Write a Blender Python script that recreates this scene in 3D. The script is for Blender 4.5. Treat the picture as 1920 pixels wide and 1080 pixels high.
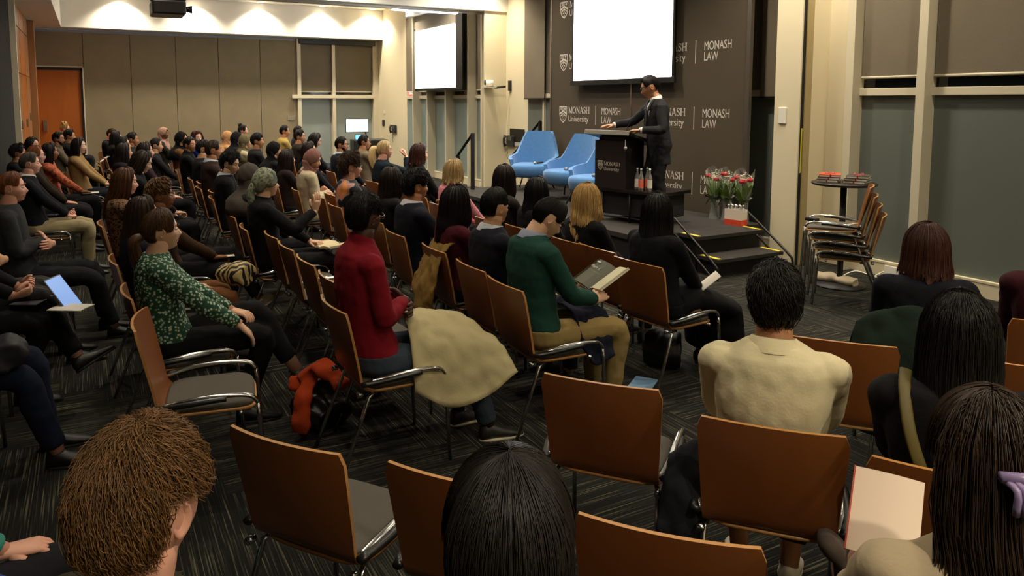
import bpy, bmesh, math, random
import numpy as np
from mathutils import Vector, Matrix, noise

S = bpy.context.scene
for o in list(bpy.data.objects):
    bpy.data.objects.remove(o)
COL = S.collection
R = math.radians

# ------------------------------------------------------------------ camera, light, exposure
cam_d = bpy.data.cameras.new('camera')
cam = bpy.data.objects.new('camera', cam_d)
COL.objects.link(cam)
cam.location = (0, 0, 1.85)
cam.rotation_euler = (R(90 - 5.362), 0, R(62.2))
cam_d.sensor_width = 36
cam_d.lens = 1385 / 1920 * 36
cam_d.shift_x = 60 / 1920
cam_d.shift_y = -220 / 1920
cam_d.clip_start = 0.05
S.camera = cam
S.view_settings.view_transform = 'Standard'
S.view_settings.look = 'None'
S.view_settings.exposure = 1.75
S.view_settings.gamma = 1.0
S.view_settings.use_curve_mapping = False

W = bpy.data.worlds.new('world')
S.world = W
W.use_nodes = True
W.node_tree.nodes['Background'].inputs[0].default_value = (0.5, 0.55, 0.7, 1)
W.node_tree.nodes['Background'].inputs[1].default_value = 0.04

WARM = (1.0, 0.88, 0.68)


def spot(x, y, z, power, size=100, blend=0.7, color=WARM, radius=0.06, tilt=(0, 0)):
    d = bpy.data.lights.new('downlight_or_fill_lamp', 'SPOT')  # serves real downlights and added fill spots alike
    d.energy = power
    d.spot_size = R(size)
    d.spot_blend = blend
    d.color = color
    d.shadow_soft_size = radius
    o = bpy.data.objects.new('downlight_or_fill_lamp', d)
    COL.objects.link(o)
    o.location = (x, y, z)
    o.rotation_euler = (R(tilt[0]), R(tilt[1]), 0)
    return o


def area(x, y, z, sx, sy, power, color=WARM):
    d = bpy.data.lights.new('ceiling_panel_lamp', 'AREA')
    d.shape = 'RECTANGLE'
    d.size = sx
    d.size_y = sy
    d.energy = power
    d.color = color
    o = bpy.data.objects.new('ceiling_panel_lamp', d)
    COL.objects.link(o)
    o.location = (x, y, z)
    return o


# four downlights washing the far bulkhead (their fittings are built with the ceiling)
WASH = [(-19.75, 0.75), (-19.75, 2.4), (-19.75, 4.02), (-19.75, 5.64), (-19.75, 7.05)]
for wx, wy in WASH:
    spot(wx, wy, 4.36, 75, 125, 0.6)
BEAM_FILL = [(-12.2, 2.4), (-12.2, 4.2), (-12.2, 6.0)]  # unseen spots added to brighten the near face of the beam
for wx, wy in BEAM_FILL:
    spot(wx, wy, 4.36, 45, 130, 0.7)
# ceiling lights over the seats and the stage, with unseen fill spots added
GENERAL_AND_FILL = []
for gx in (-17.0, -14.6):
    for gy in (0.6, 2.6, 4.6, 6.5):
        GENERAL_AND_FILL.append((gx, gy, 115 if gx < -16 else 80))
for gx in (-11.0, -8.6, -6.2, -3.8, -1.4):
    for gy in (0.6, 2.7, 4.8):
        GENERAL_AND_FILL.append((gx, gy, 58 if gx < -5 else 30))
for gx in (1.4, 3.6):  # unseen lamps added behind the camera to brighten surfaces facing it
    for gy in (0.6, 2.7, 4.8):
        GENERAL_AND_FILL.append((gx, gy, 150))
for gx, gy, gp in GENERAL_AND_FILL:
    spot(gx, gy, 4.38, gp, 125, 0.8)
STAGE_AND_FILL = [(-12.6, 6.7, 105), (-10.6, 6.0, 95), (-8.4, 5.6, 100), (-6.2, 6.0, 95), (-5.1, 6.6, 120), (-3.4, 6.5, 65), (-1.4, 6.5, 50), (-17.8, 6.9, 60)]  # the spots close to the wall piers are added to brighten the cream walls
for gx, gy, gp in STAGE_AND_FILL:
    spot(gx, gy, 4.38, gp, 120, 0.8)


# ------------------------------------------------------------------ materials
def srgb(h):
    if isinstance(h, (tuple, list)):
        return (h[0], h[1], h[2], 1)
    v = [int(h[i:i + 2], 16) / 255 for i in (0, 2, 4)]
    return tuple((c / 12.92 if c <= 0.04045 else ((c + 0.055) / 1.055) ** 2.4) for c in v) + (1,)


MATS = {}


def mat(name, col, rough=0.7, metal=0.0, bump=None, var=None, spec=0.5, emis=None, trans=0.0, sheen=0.0, coat=0.0, island=0.0):
    """plain principled material; bump=(scale,strength); var=(scale,amount) of brightness noise"""
    key = (name, str(col), rough, metal, str(bump), str(var), str(emis), trans, island)
    if key in MATS:
        return MATS[key]
    m = bpy.data.materials.new(name)
    m.use_nodes = True
    nt = m.node_tree
    b = nt.nodes['Principled BSDF']
    c = srgb(col)
    b.inputs['Base Color'].default_value = c
    b.inputs['Roughness'].default_value = rough
    b.inputs['Metallic'].default_value = metal
    b.inputs['Specular IOR Level'].default_value = spec
    b.inputs['Transmission Weight'].default_value = trans
    b.inputs['Sheen Weight'].default_value = sheen
    b.inputs['Coat Weight'].default_value = coat
    if emis:
        b.inputs['Emission Color'].default_value = c
        b.inputs['Emission Strength'].default_value = emis
    tc = None
    if bump or var:
        tc = nt.nodes.new('ShaderNodeTexCoord')
    if var:
        n = nt.nodes.new('ShaderNodeTexNoise')
        n.inputs['Scale'].default_value = var[0]
        n.inputs['Detail'].default_value = 4
        nt.links.new(tc.outputs['Object'], n.inputs['Vector'])
        mx = nt.nodes.new('ShaderNodeMapRange')
        mx.inputs['To Min'].default_value = 1 - var[1]
        mx.inputs['To Max'].default_value = 1 + var[1]
        mx.inputs['From Min'].default_value = 0.3
        mx.inputs['From Max'].default_value = 0.7
        nt.links.new(n.outputs['Fac'], mx.inputs['Value'])
        mul = nt.nodes.new('ShaderNodeVectorMath')
        mul.operation = 'SCALE'
        mul.inputs[0].default_value = c[:3]
        nt.links.new(mx.outputs['Result'], mul.inputs['Scale'])
        nt.links.new(mul.outputs['Vector'], b.inputs['Base Color'])
    if island:
        g = nt.nodes.new('ShaderNodeNewGeometry')
        mx = nt.nodes.new('ShaderNodeMapRange')
        mx.inputs['To Min'].default_value = 1 - island
        mx.inputs['To Max'].default_value = 1 + island
        nt.links.new(g.outputs['Random Per Island'], mx.inputs['Value'])
        mul = nt.nodes.new('ShaderNodeVectorMath')
        mul.operation = 'SCALE'
        mul.inputs[0].default_value = c[:3]
        nt.links.new(mx.outputs['Result'], mul.inputs['Scale'])
        nt.links.new(mul.outputs['Vector'], b.inputs['Base Color'])
    if bump:
        n = nt.nodes.new('ShaderNodeTexNoise')
        n.inputs['Scale'].default_value = bump[0]
        n.inputs['Detail'].default_value = 5
        nt.links.new(tc.outputs['Object'], n.inputs['Vector'])
        bp = nt.nodes.new('ShaderNodeBump')
        bp.inputs['Strength'].default_value = bump[1]
        bp.inputs['Distance'].default_value = 0.01
        nt.links.new(n.outputs['Fac'], bp.inputs['Height'])
        nt.links.new(bp.outputs['Normal'], b.inputs['Normal'])
    MATS[key] = m
    return m


def ramp_mat(name, kind, cols, scale=(10, 10, 10), rough=0.7, detail=3, distortion=0.0, pos=None, interp='LINEAR', rot=(0, 0, 0), metal=0.0, spec=0.5, bump=0.0):
    """texture (noise / wave / voronoi) through a colour ramp"""
    m = bpy.data.materials.new(name)
    m.use_nodes = True
    nt = m.node_tree
    b = nt.nodes['Principled BSDF']
    b.inputs['Roughness'].default_value = rough
    b.inputs['Metallic'].default_value = metal
    b.inputs['Specular IOR Level'].default_value = spec
    tc = nt.nodes.new('ShaderNodeTexCoord')
    mp = nt.nodes.new('ShaderNodeMapping')
    mp.inputs['Scale'].default_value = scale
    mp.inputs['Rotation'].default_value = rot
    nt.links.new(tc.outputs['Object'], mp.inputs['Vector'])
    if kind == 'noise':
        t = nt.nodes.new('ShaderNodeTexNoise')
        t.inputs['Scale'].default_value = 1
        t.inputs['Detail'].default_value = detail
        t.inputs['Distortion'].default_value = distortion
        out = t.outputs['Fac']
    elif kind == 'wave':
        t = nt.nodes.new('ShaderNodeTexWave')
        t.inputs['Scale'].default_value = 1
        t.inputs['Distortion'].default_value = distortion
        t.inputs['Detail'].default_value = detail
        out = t.outputs['Fac']
    else:
        t = nt.nodes.new('ShaderNodeTexVoronoi')
        t.inputs['Scale'].default_value = 1
        out = t.outputs['Distance']
    nt.links.new(mp.outputs['Vector'], t.inputs['Vector'])
    r = nt.nodes.new('ShaderNodeValToRGB')
    r.color_ramp.interpolation = interp
    el = r.color_ramp.elements
    n = len(cols)
    while len(el) < n:
        el.new(0.5)
    for i, c in enumerate(cols):
        el[i].position = pos[i] if pos else i / (n - 1)
        el[i].color = srgb(c)
    nt.links.new(out, r.inputs['Fac'])
    nt.links.new(r.outputs['Color'], b.inputs['Base Color'])
    if bump:
        bp = nt.nodes.new('ShaderNodeBump')
        bp.inputs['Strength'].default_value = bump
        bp.inputs['Distance'].default_value = 0.01
        nt.links.new(out, bp.inputs['Height'])
        nt.links.new(bp.outputs['Normal'], b.inputs['Normal'])
    return m


# ------------------------------------------------------------------ mesh builder
class MB:
    def __init__(s):
        s.v = []
        s.f = []
        s.m = []

    def add(s, vs, fs, mi=0, M=None):
        o = len(s.v)
        for p in vs:
            p = Vector(p)
            if M is not None:
                p = M @ p
            s.v.append((p.x, p.y, p.z))
        for f in fs:
            s.f.append([i + o for i in f])
            s.m.append(mi)

    def box(s, x0, x1, y0, y1, z0, z1, mi=0, M=None):
        vs = [(x, y, z) for z in (z0, z1) for y in (y0, y1) for x in (x0, x1)]
        s.add(vs, [(0, 2, 3, 1), (4, 5, 7, 6), (0, 1, 5, 4), (2, 6, 7, 3), (0, 4, 6, 2), (1, 3, 7, 5)], mi, M)
        return s

    def rings(s, rs, mi=0, cap=True, close=True, M=None):
        n = len(rs[0])
        vs = [p for r in rs for p in r]
        fs = []
        for i in range(len(rs) - 1):
            for j in range(n if close else n - 1):
                k = (j + 1) % n
                fs.append((i * n + j, i * n + k, (i + 1) * n + k, (i + 1) * n + j))
        if cap and close:
            fs.append(tuple(reversed(range(n))))
            fs.append(tuple((len(rs) - 1) * n + j for j in range(n)))
        s.add(vs, fs, mi, M)
        return s

    def tube(s, pts, rad, n=8, mi=0, cap=True, flat=1.0, upv=None, M=None):
        pts = [Vector(p) for p in pts]
        if not isinstance(rad, (list, tuple)):
            rad = [rad] * len(pts)
        T = []
        for i in range(len(pts)):
            a = pts[max(0, i - 1)]
            b = pts[min(len(pts) - 1, i + 1)]
            t = (b - a)
            T.append(t.normalized() if t.length > 1e-9 else Vector((0, 0, 1)))
        u = Vector(upv) if upv else (Vector((0, 0, 1)) if abs(T[0].z) < 0.9 else Vector((0, 1, 0)))
        rs = []
        for i, p in enumerate(pts):
            u = (u - T[i] * u.dot(T[i]))
            if u.length < 1e-6:
                u = Vector((1, 0, 0)) - T[i] * T[i].x
            u.normalize()
            w = T[i].cross(u)
            r = rad[i]
            rs.append([p + w * (math.cos(2 * math.pi * k / n) * r) + u * (math.sin(2 * math.pi * k / n) * r * flat) for k in range(n)])
        return s.rings(rs, mi, cap, True, M)

    def lathe(s, prof, n=24, mi=0, M=None, cx=0, cy=0, cap=True):
        rs = [[(cx + r * math.cos(2 * math.pi * k / n), cy + r * math.sin(2 * math.pi * k / n), z) for k in range(n)] for r, z in prof]
        return s.rings(rs, mi, cap, True, M)

    def ball(s, c, rx, ry, rz, n=12, mi=0, M=None):
        rs = []
        for i in range(1, n // 2 + 2):
            t = math.pi * (i - 0.5) / (n // 2 + 1)
            rs.append([(c[0] + rx * math.sin(t) * math.cos(2 * math.pi * k / n), c[1] + ry * math.sin(t) * math.sin(2 * math.pi * k / n), c[2] + rz * math.cos(t)) for k in range(n)])
        rs.reverse()
        return s.rings(rs, mi, True, True, M)

    def build(s, name, mats, parent=None, smooth=True, bevel=0, M=None):
        me = bpy.data.meshes.new(name)
        me.from_pydata(s.v, [], s.f)
        if not isinstance(mats, (list, tuple)):
            mats = [mats]
        for m in mats:
            me.materials.append(m)
        me.polygons.foreach_set('material_index', s.m)
        me.polygons.foreach_set('use_smooth', [smooth] * len(me.polygons))
        me.update()
        o = bpy.data.objects.new(name, me)
        COL.objects.link(o)
        if parent is not None:
            o.parent = parent
        if M is not None:
            o.matrix_local = M
        if bevel:
            bv = o.modifiers.new('bevel', 'BEVEL')
            bv.width = bevel
            bv.segments = 2
            bv.limit_method = 'ANGLE'
            bv.angle_limit = R(40)
        return o


def tag(o, label=None, cat=None, group=None, kind=None):
    if label:
        o['label'] = label
    if cat:
        o['category'] = cat
    if group:
        o['group'] = group
    if kind:
        o['kind'] = kind
    return o


def empty(name, loc=(0, 0, 0), rz=0.0, label=None, cat=None, group=None):
    o = bpy.data.objects.new(name, None)
    o.empty_display_size = 0.1
    COL.objects.link(o)
    o.location = loc
    o.rotation_euler = (0, 0, rz)
    return tag(o, label, cat, group)


def copy_tree(o, parent=None):
    c = o.copy()
    COL.objects.link(c)
    c.parent = parent
    for ch in o.children:
        copy_tree(ch, c)
    return c


def bx(name, x0, x1, y0, y1, z0, z1, m, parent=None, bevel=0):
    return MB().box(x0, x1, y0, y1, z0, z1).build(name, m, parent, False, bevel)


def struct(name, o, label=None):
    o.name = name
    o['kind'] = 'structure'
    if label:
        o['label'] = label
    return o


def bez(pts, n=6):
    """smooth (Catmull-Rom) curve through points"""
    P = [Vector(p) for p in pts]
    P = [P[0] * 2 - P[1]] + P + [P[-1] * 2 - P[-2]]
    out = []
    for i in range(1, len(P) - 2):
        for k in range(n):
            t = k / n
            a, b, c, d = P[i - 1], P[i], P[i + 1], P[i + 2]
            out.append(0.5 * ((2 * b) + (c - a) * t + (2 * a - 5 * b + 4 * c - d) * t * t + (3 * b - a - 3 * c + d) * t ** 3))
    out.append(P[-2])
    return out
# ------------------------------------------------------------------ room materials
CREAM = mat('cream_paint', 'ddd2b4', 0.6, bump=(60, 0.05))
WHITE = mat('white_paint', 'f0ece2', 0.6)
FRAME = mat('window_frame_paint', 'cfc6ae', 0.45)
PANEL = mat('grey_fabric_panel', '897c62', 0.95, bump=(250, 0.3), var=(3, 0.06))
FROST = ramp_mat('frosted_glass', 'noise', ['5f6660', '69706a'], (1.2, 1.2, 1.2), rough=0.35, spec=0.5)
BLIND = mat('roller_blind_fabric', '716757', 0.9, bump=(300, 0.3), var=(2, 0.05))
BLACK = mat('black_paint', '151414', 0.5)
BLACKF = mat('black_fabric', '18171a', 0.9, bump=(200, 0.3))
CHROME = mat('chrome', 'd8d8d8', 0.12, 1.0)
STEEL = mat('brushed_steel', 'a8a49c', 0.35, 1.0)
DGLASS = mat('dark_glass', '14181c', 0.08, spec=0.8)
CREAM2 = mat('cream_track', 'a8966a', 0.5)
WOODW = ramp_mat('cherry_wood', 'noise', ['94501a', 'a85e22', 'b46a2a'], (6, 6, 0.6), rough=0.4, detail=6, distortion=0.8)
WOODW2 = ramp_mat('cherry_veneer_light', 'noise', ['8a5c38', '9a6a42', '8c5a34'], (6, 6, 0.6), rough=0.4, detail=6, distortion=0.5)


def carpet(name, horiz):
    m = bpy.data.materials.new(name)
    m.use_nodes = True
    nt = m.node_tree
    b = nt.nodes['Principled BSDF']
    b.inputs['Roughness'].default_value = 0.95
    b.inputs['Specular IOR Level'].default_value = 0.15
    tc = nt.nodes.new('ShaderNodeTexCoord')
    mp = nt.nodes.new('ShaderNodeMapping')
    mp.inputs['Scale'].default_value = (2.2, 150, 1) if horiz else (150, 2.2, 1)
    nt.links.new(tc.outputs['Object'], mp.inputs['Vector'])
    n = nt.nodes.new('ShaderNodeTexNoise')
    n.inputs['Scale'].default_value = 1
    n.inputs['Detail'].default_value = 2
    nt.links.new(mp.outputs['Vector'], n.inputs['Vector'])
    r = nt.nodes.new('ShaderNodeValToRGB')
    el = r.color_ramp.elements
    el[0].position = 0.50
    el[0].color = srgb('1b1b19')
    el[1].position = 0.72
    el[1].color = srgb('716c56')
    e = el.new(0.58)
    e.color = srgb('302f2a')
    nt.links.new(n.outputs['Fac'], r.inputs['Fac'])
    nt.links.new(r.outputs['Color'], b.inputs['Base Color'])
    bp = nt.nodes.new('ShaderNodeBump')
    bp.inputs['Strength'].default_value = 0.4
    bp.inputs['Distance'].default_value = 0.004
    nt.links.new(n.outputs['Fac'], bp.inputs['Height'])
    nt.links.new(bp.outputs['Normal'], b.inputs['Normal'])
    return m


# floor: carpet planks laid in herringbone, one mesh
X0, X1, Y0, Y1 = -20.6, 4.6, -1.3, 7.5


def make_floor():
    mb = MB()
    w, L = 0.25, 1.0
    k = int(L / w)

    def quad(x0, x1, y0, y1, mi):
        x0 = max(x0, X0); x1 = min(x1, X1); y0 = max(y0, Y0); y1 = min(y1, Y1)
        if x1 - x0 > 1e-6 and y1 - y0 > 1e-6:
            mb.add([(x0, y0, 0), (x1, y0, 0), (x1, y1, 0), (x0, y1, 0)], [(0, 1, 2, 3)], mi)
    # herringbone: cell (i,j) of size w; (i - j) mod 2k < k -> horizontal plank
    for j in range(-10, 34):
        for i0 in range(-95, 24):
            d = (i0 - j) % (2 * k)
            if d == 0:
                quad(i0 * w, (i0 + k) * w, j * w, (j + 1) * w, 0)
            if d == 2 * k - 1:
                quad(i0 * w, (i0 + 1) * w, j * w, (j + k) * w, 1)
    mb.box(X0, X1, Y0, Y1, -0.1, -0.004, 0)
    return mb.build('floor', [carpet('carpet_across', True), carpet('carpet_along', False)], None, False)


struct('floor', make_floor(), 'dark carpet planks with thin light streaks laid in herringbone')

CZ = 4.4
struct('ceiling', bx('ceiling', X0, X1, Y0, Y1 + 0.1, CZ, CZ + 0.1, WHITE), 'white ceiling with recessed downlights')
# left wall: black near part, timber cupboards, then grey panels at the end
struct('wall_left', bx('wall_left', -15.2, X1, -1.35, -1.15, 0, CZ, mat('black_curtain', '0b0b0d', 0.95)), 'black wall at the left edge of the room')
struct('wall_back', bx('wall_back', X1, X1 + 0.1, Y0, Y1, 0, CZ, CREAM))
tw = MB()
tw.box(-20.6, -15.2, -1.3, -1.12, 0, CZ, 0)
for i, (a, b) in enumerate([(-15.2, -16.3), (-16.35, -17.5), (-17.55, -18.5)]):
    for z0, z1 in ((0.1, 2.35), (2.37, 3.2), (3.22, 4.3)):
        tw.box(b, a, -1.12, -1.095, z0, z1, 1 if i != 1 else 0)
tw.box(-18.9, -18.6, -1.12, -0.98, 0, 3.56, 1)
tw.box(-15.2, -15.1, -1.2, -1.06, 0, CZ, 2)
struct('wall_left_timber', tw.build('wall_left_timber', [WOODW, WOODW2, CREAM], None, False), 'cherry timber cupboard wall beyond the black wall')
for i, (x, z) in enumerate([(-15.6, 1.35), (-16.9, 1.35), (-18.0, 1.45)]):
    bx('trim_%d' % (i + 3), x - 0.02, x + 0.02, -1.095, -1.06, z, z + 0.16, STEEL)['kind'] = 'structure'

# end wall with fabric panels
ew = MB()
ew.box(-20.7, -20.56, Y0, 5.12, 0, 3.56, 0)
ys = [-1.3, -0.08, 0.96, 2.01, 3.05, 4.12, 5.12]
for a, b in zip(ys, ys[1:]):
    zb = 2.66 if a < -1 else 0
    ew.box(-20.56, -20.5, a + 0.006, b - 0.006, zb, 3.5, 0)
ew.box(-20.56, -20.5, -1.3, 5.12, 3.5, 3.56, 1)
struct('wall_far', ew.build('wall_far', [PANEL, mat('grey_blue_trim', '8d8f95', 0.6)], None, False, 0.003), 'grey fabric panelled end wall')
# soffits and beam
sf = MB()
sf.box(-20.6, -20.0, -1.3, 7.5, 3.58, CZ, 0)
struct('trim_1', sf.build('trim_1', WHITE, None, False), 'white bulkhead over the end wall washed by downlights')
sf = MB()
sf.box(-20.0, -13.5, -1.3, -0.5, 3.58, CZ, 0)
struct('trim_2', sf.build('trim_2', WHITE, None, False), 'white bulkhead along the left wall')
bm_ = MB()
bm_.box(-13.5, -12.95, -1.3, 7.46, 3.62, CZ, 0)
bm_.box(-13.3, -13.15, -1.3, 7.4, 3.585, 3.62, 1)
struct('beam', bm_.build('beam', [WHITE, STEEL], None, False), 'white ceiling beam with a partition track under it')

# door at the far left
dr = empty('door_1')
dr['kind'] = 'structure'
dr['label'] = 'tall cherry timber door in the end wall'
bx('door_leaf', -20.5, -20.46, -1.1, -0.16, 0.01, 2.6, WOODW, dr)
fm = MB()
fm.box(-20.5, -20.42, -0.16, -0.11, 0, 2.66, 0)
fm.box(-20.5, -20.42, -1.15, -0.11, 2.6, 2.66, 0)
fm.box(-20.5, -20.4, -0.11, -0.08, 0, 2.7, 1)
fm.box(-20.5, -20.4, -1.15, -0.08, 2.66, 2.69, 1)
fm.build('door_frame', [BLACK, FRAME], dr, False)
bx('door_handle', -20.46, -20.40, -0.98, -0.90, 1.15, 1.4, STEEL, dr)

# ---- window wall along y = 7.44
YW = 7.44
ww = MB()
ww.box(-20.6, -18.25, YW, 7.55, 0, CZ)            # cream between end wall and second room's windows
ww.box(-18.25, -13.66, YW + 0.06, 7.56, 3.9, CZ)
ww.box(-13.02, -12.14, YW, 7.55, 0, CZ)           # cream pier with telephone
ww.box(-13.68, -13.02, YW + 0.06, 7.56, 0, CZ)
ww.box(-12.14, -5.63, YW + 0.08, 7.6, 4.0, CZ)
ww.box(-5.63, -5.24, YW, 7.55, 0, CZ)
ww.box(-5.24, X1, YW + 0.08, 7.6, 3.9, CZ)
struct('wall_window_side', ww.build('wall_window_side', CREAM, None, False), 'cream wall piers between the window bays')
pr_ = MB()
pr_.box(-5.97, -5.63, 6.98, YW + 0.05, 0, CZ, 0)
pr_.box(-5.63, -5.615, 7.0, 7.03, 0, CZ, 2)
pr_.box(-5.63, -5.60, 7.03, 7.13, 0, CZ, 1)
pr_.box(-5.618, -5.613, 7.003, 7.022, 1.05, 1.55, 3)
struct('wall_pier_stage', pr_.build('wall_pier_stage', [CREAM, CREAM2, BLACK, mat('yellow_tape', 'd8cc30', 0.5)], None, False), 'cream pier with the folding partition track beside the stage')
pr_ = MB()
pr_.box(-13.02, -12.98, 6.95, YW, 0, CZ, 0)
pr_.box(-13.5, -13.05, 7.2, YW, 0, CZ, 0)
pr_.box(-13.06, -13.03, 7.12, 7.2, 0, 3.6, 1)
pr_.box(-13.028, -13.018, 6.96, 6.98, 1.2, 1.5, 2)
struct('trim_6', pr_.build('trim_6', [CREAM, CREAM2, mat('yellow_tape', 'd8cc30', 0.5)], None, False), 'cream jamb with the partition track by the second room')


def window(name, x0, x1, fins, blindz, label, depth=0.22, finw=0.06, z_tr=1.91, tall=4.0, blind=True, frost=None):
    w = empty(name)
    w['kind'] = 'structure'
    w['label'] = label
    g = MB()
    g.box(x0, x1, YW, YW + 0.02, 0.16, z_tr)
    g.build('frosted_pane', frost or FROST, w, False)
    g = MB()
    g.box(x0, x1, YW + 0.02, YW + 0.03, z_tr + 0.08, tall)
    g.build('clear_pane', DGLASS, w, False)
    f = MB()
    f.box(x0, x1, YW - 0.05, YW + 0.02, z_tr, z_tr + 0.08, 0)
    for x in fins:
        f.box(x - finw, x, YW - depth, YW + 0.02, 0.0, tall, 0)
    f.build('window_frame', FRAME, w, False, 0.004)
    f = MB()
    f.box(x0, x1, YW - 0.06, YW + 0.02, 0.0, 0.16, 0)
    f.box(x0, x1, YW - 0.065, YW - 0.055, 0.14, 0.165, 0)
    f.build('skirting', CREAM, w, False, 0.003)
    if blind:
        edges = [x0] + sorted(fins) + [x1]
        for a, b in zip(edges, edges[1:]):
            if b - a < 0.15:
                continue
            q = MB()
            q.box(a + 0.01, b - finw - 0.01 if b != x1 else b - 0.01, YW - 0.035, YW - 0.03, blindz + 0.02, tall, 0)
            bo = q.build('roller_blind', BLIND, w, False)
            q = MB()
            q.tube([(a + 0.01, YW - 0.035, blindz + 0.012), ((b - finw if b != x1 else b) - 0.01, YW - 0.035, blindz + 0.012)], 0.014, 8)
            q.build('blind_bar', FRAME, bo)
    return w


window('window_1', -5.24, X1, [-5.20, -4.42, -2.6, -0.8, 1.0, 2.8], 2.09, 'frosted glass window bay at the right with grey roller blinds', 0.17, 0.09)
window('window_2', -18.2, -13.62, [-17.3, -16.42, -15.38, -14.24, -13.62], 2.08, 'frosted glass window bay of the second room with deep mullions', 0.22, 0.055, frost=ramp_mat('frosted_glass_cool', 'noise', ['82908e', '8c9a96'], (1, 1, 1), rough=0.35))
window('window_3', -12.14, -5.97, [-11.5, -9.8, -8.1, -6.9], 1.93, 'narrow window bay behind the stage banner', 0.05, 0.05)
# blind pieces which hang lower and nearer beside the banner
for i, (a, b) in enumerate([(-12.12, -11.42), (-6.5, -5.99)]):
    q = MB()
    q.box(a, b, YW - 0.10, YW - 0.09, 1.9, 4.0, 0)
    q.box(a, b, YW - 0.105, YW - 0.085, 1.885, 1.91, 1)
    o = q.build('roller_blind', [BLIND, BLACK], None, False)
    tag(o, ['grey roller blind hanging left of the stage banner', 'grey roller blind between the stage banner and the cream pier'][i], 'blind')

# far wall window
w = empty('window_4')
w['kind'] = 'structure'
w['label'] = 'end wall window with frosted lower panes'
g = MB()
g.box(-20.62, -20.6, 5.14, 7.44, 0.1, 1.92)
g.build('frosted_pane', ramp_mat('frosted_glass_pale', 'noise', ['8d9895', '98a19c'], (1, 1, 1), rough=0.4), w, False)
MB().box(-20.64, -20.62, 5.14, 7.44, 1.92, 3.5).build('clear_pane', DGLASS, w, False)
f = MB()
f.box(-20.62, -20.42, 5.1, 5.2, 0, 3.56)
f.box(-20.62, -20.42, 6.08, 6.17, 0, 3.56)
f.box(-20.62, -20.42, 7.28, 7.44, 0, 3.56)
f.box(-20.62, -20.40, 4.95, 7.3, 1.93, 2.03)
f.build('window_frame', FRAME, w, False, 0.004)
for a, b in ((5.21, 6.07), (6.18, 7.28)):
    bo = MB().box(-20.52, -20.51, a, b, 2.12, 3.5).build('roller_blind', BLIND, w, False)
    MB().tube([(-20.515, a, 2.12), (-20.515, b, 2.12)], 0.015, 8).build('blind_bar', FRAME, bo)
MB().box(-20.58, -20.38, 5.15, 7.35, 3.42, 3.56).build('blind_cassette', BLACK, w, False, 0.01)

# small wall plates
for nm, x0, x1, y0, y1, z0, z1, m, lab, cat in [
    ('light_switch', -5.90, -5.80, 6.965, 6.98, 1.60, 1.78, mat('switch_white', 'e8e4da', 0.4), 'white switch plate on the cream pier right of the stage', 'switch'),
    ('wall_plate', -20.5, -20.485, 4.82, 5.0, 1.33, 1.45, mat('plate_grey', '8b8473', 0.6), 'grey blank plate on the fabric end wall', 'wall plate'),
    ('light_switch', -20.0, -19.9, YW - 0.015, YW, 1.50, 1.60, mat('switch_white', 'e8e4da', 0.4), 'white switch on the far cream wall above the black control plate', 'switch'),
    ('control_plate', -20.1, -19.93, YW - 0.02, YW, 1.15, 1.32, BLACK, 'small black control plate on the far cream wall', 'switch'),
    ('power_socket', -4.80, -4.55, YW - 0.075, YW - 0.06, 0.035, 0.125, mat('switch_white', 'e8e4da', 0.4), 'white power socket in the skirting below the right window', 'socket'),
    ('power_socket', -13.98, -13.80, YW - 0.085, YW - 0.06, 0.03, 0.12, mat('switch_white', 'e8e4da', 0.4), 'white power socket in the skirting near the stage handrail', 'socket'),
]:
    tag(bx(nm, x0, x1, y0, y1, z0, z1, m, None, 0.003), lab, cat)

# downlight fittings
LAMPM = mat('lamp_glow', (1.0, 0.88, 0.65), 0.5, emis=8)
RIM = mat('lamp_rim', 'e8e4da', 0.4)
for i, (x, y) in enumerate(WASH):
    t = empty('downlight', (x, y, CZ), 0, ['downlight over the end wall, %s' % s for s in ('farthest left beyond the projector', 'just left of the projector', 'second right of the projector', 'third right of the projector', 'at the corner by the window wall')][i], 'light', 'downlights washing the far bulkhead')
    MB().lathe([(0.0, 0), (0.075, 0), (0.09, -0.012), (0.095, -0.0)][::-1], 20).build('rim', RIM, t)
    MB().lathe([(0.068, -0.016), (0.068, -0.012)], 20).build('lamp', LAMPM, t)
for i, (x, y, p) in enumerate(GENERAL_AND_FILL + STAGE_AND_FILL + [(a_, b_, 0) for a_, b_ in BEAM_FILL]):  # fittings for the room lights and for the added fill spots
    t = empty('downlight', (x, y, CZ), 0, 'recessed ceiling downlight above the room, unseen', 'light', 'ceiling downlights')
    MB().lathe([(0.095, 0), (0.09, -0.01), (0.0, -0.01)], 20).build('rim', RIM, t)
    MB().lathe([(0.068, -0.014), (0.068, -0.010)], 20).build('lamp', LAMPM, t)

# ------------------------------------------------------------------ second room: screen, projector, operator desk
SCREEN = mat('lit_screen', (0.97, 0.98, 1.0), 0.6, emis=2.2)
t = empty('projection_screen', (-15.72, 7.12, 2.1), 0, 'lit white projection screen hanging in the second room', 'projection screen')
MB().box(-1.17, 1.07, -0.012, 0, 0.06, 1.44).build('lit_surface', SCREEN, t, False)
q = MB()
q.box(-1.2, 1.1, 0, 0.006, 0.02, 1.8, 1)
q.box(1.10, 1.42, -0.01, 0.01, 0.02, 1.75, 0)
q.box(-1.2, -1.17, -0.014, 0.006, 0.02, 1.5, 0)
q.box(-1.2, 1.42, -0.014, 0.01, 0.0, 0.055, 0)
q.build('screen_border', [BLACK, mat('screen_fabric_grey', '8d8577', 0.9)], t, False)
MB().box(-1.42, 1.35, -0.16, 0.03, 1.8, 1.96).build('screen_case', WHITE, t, False, 0.03)
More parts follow.
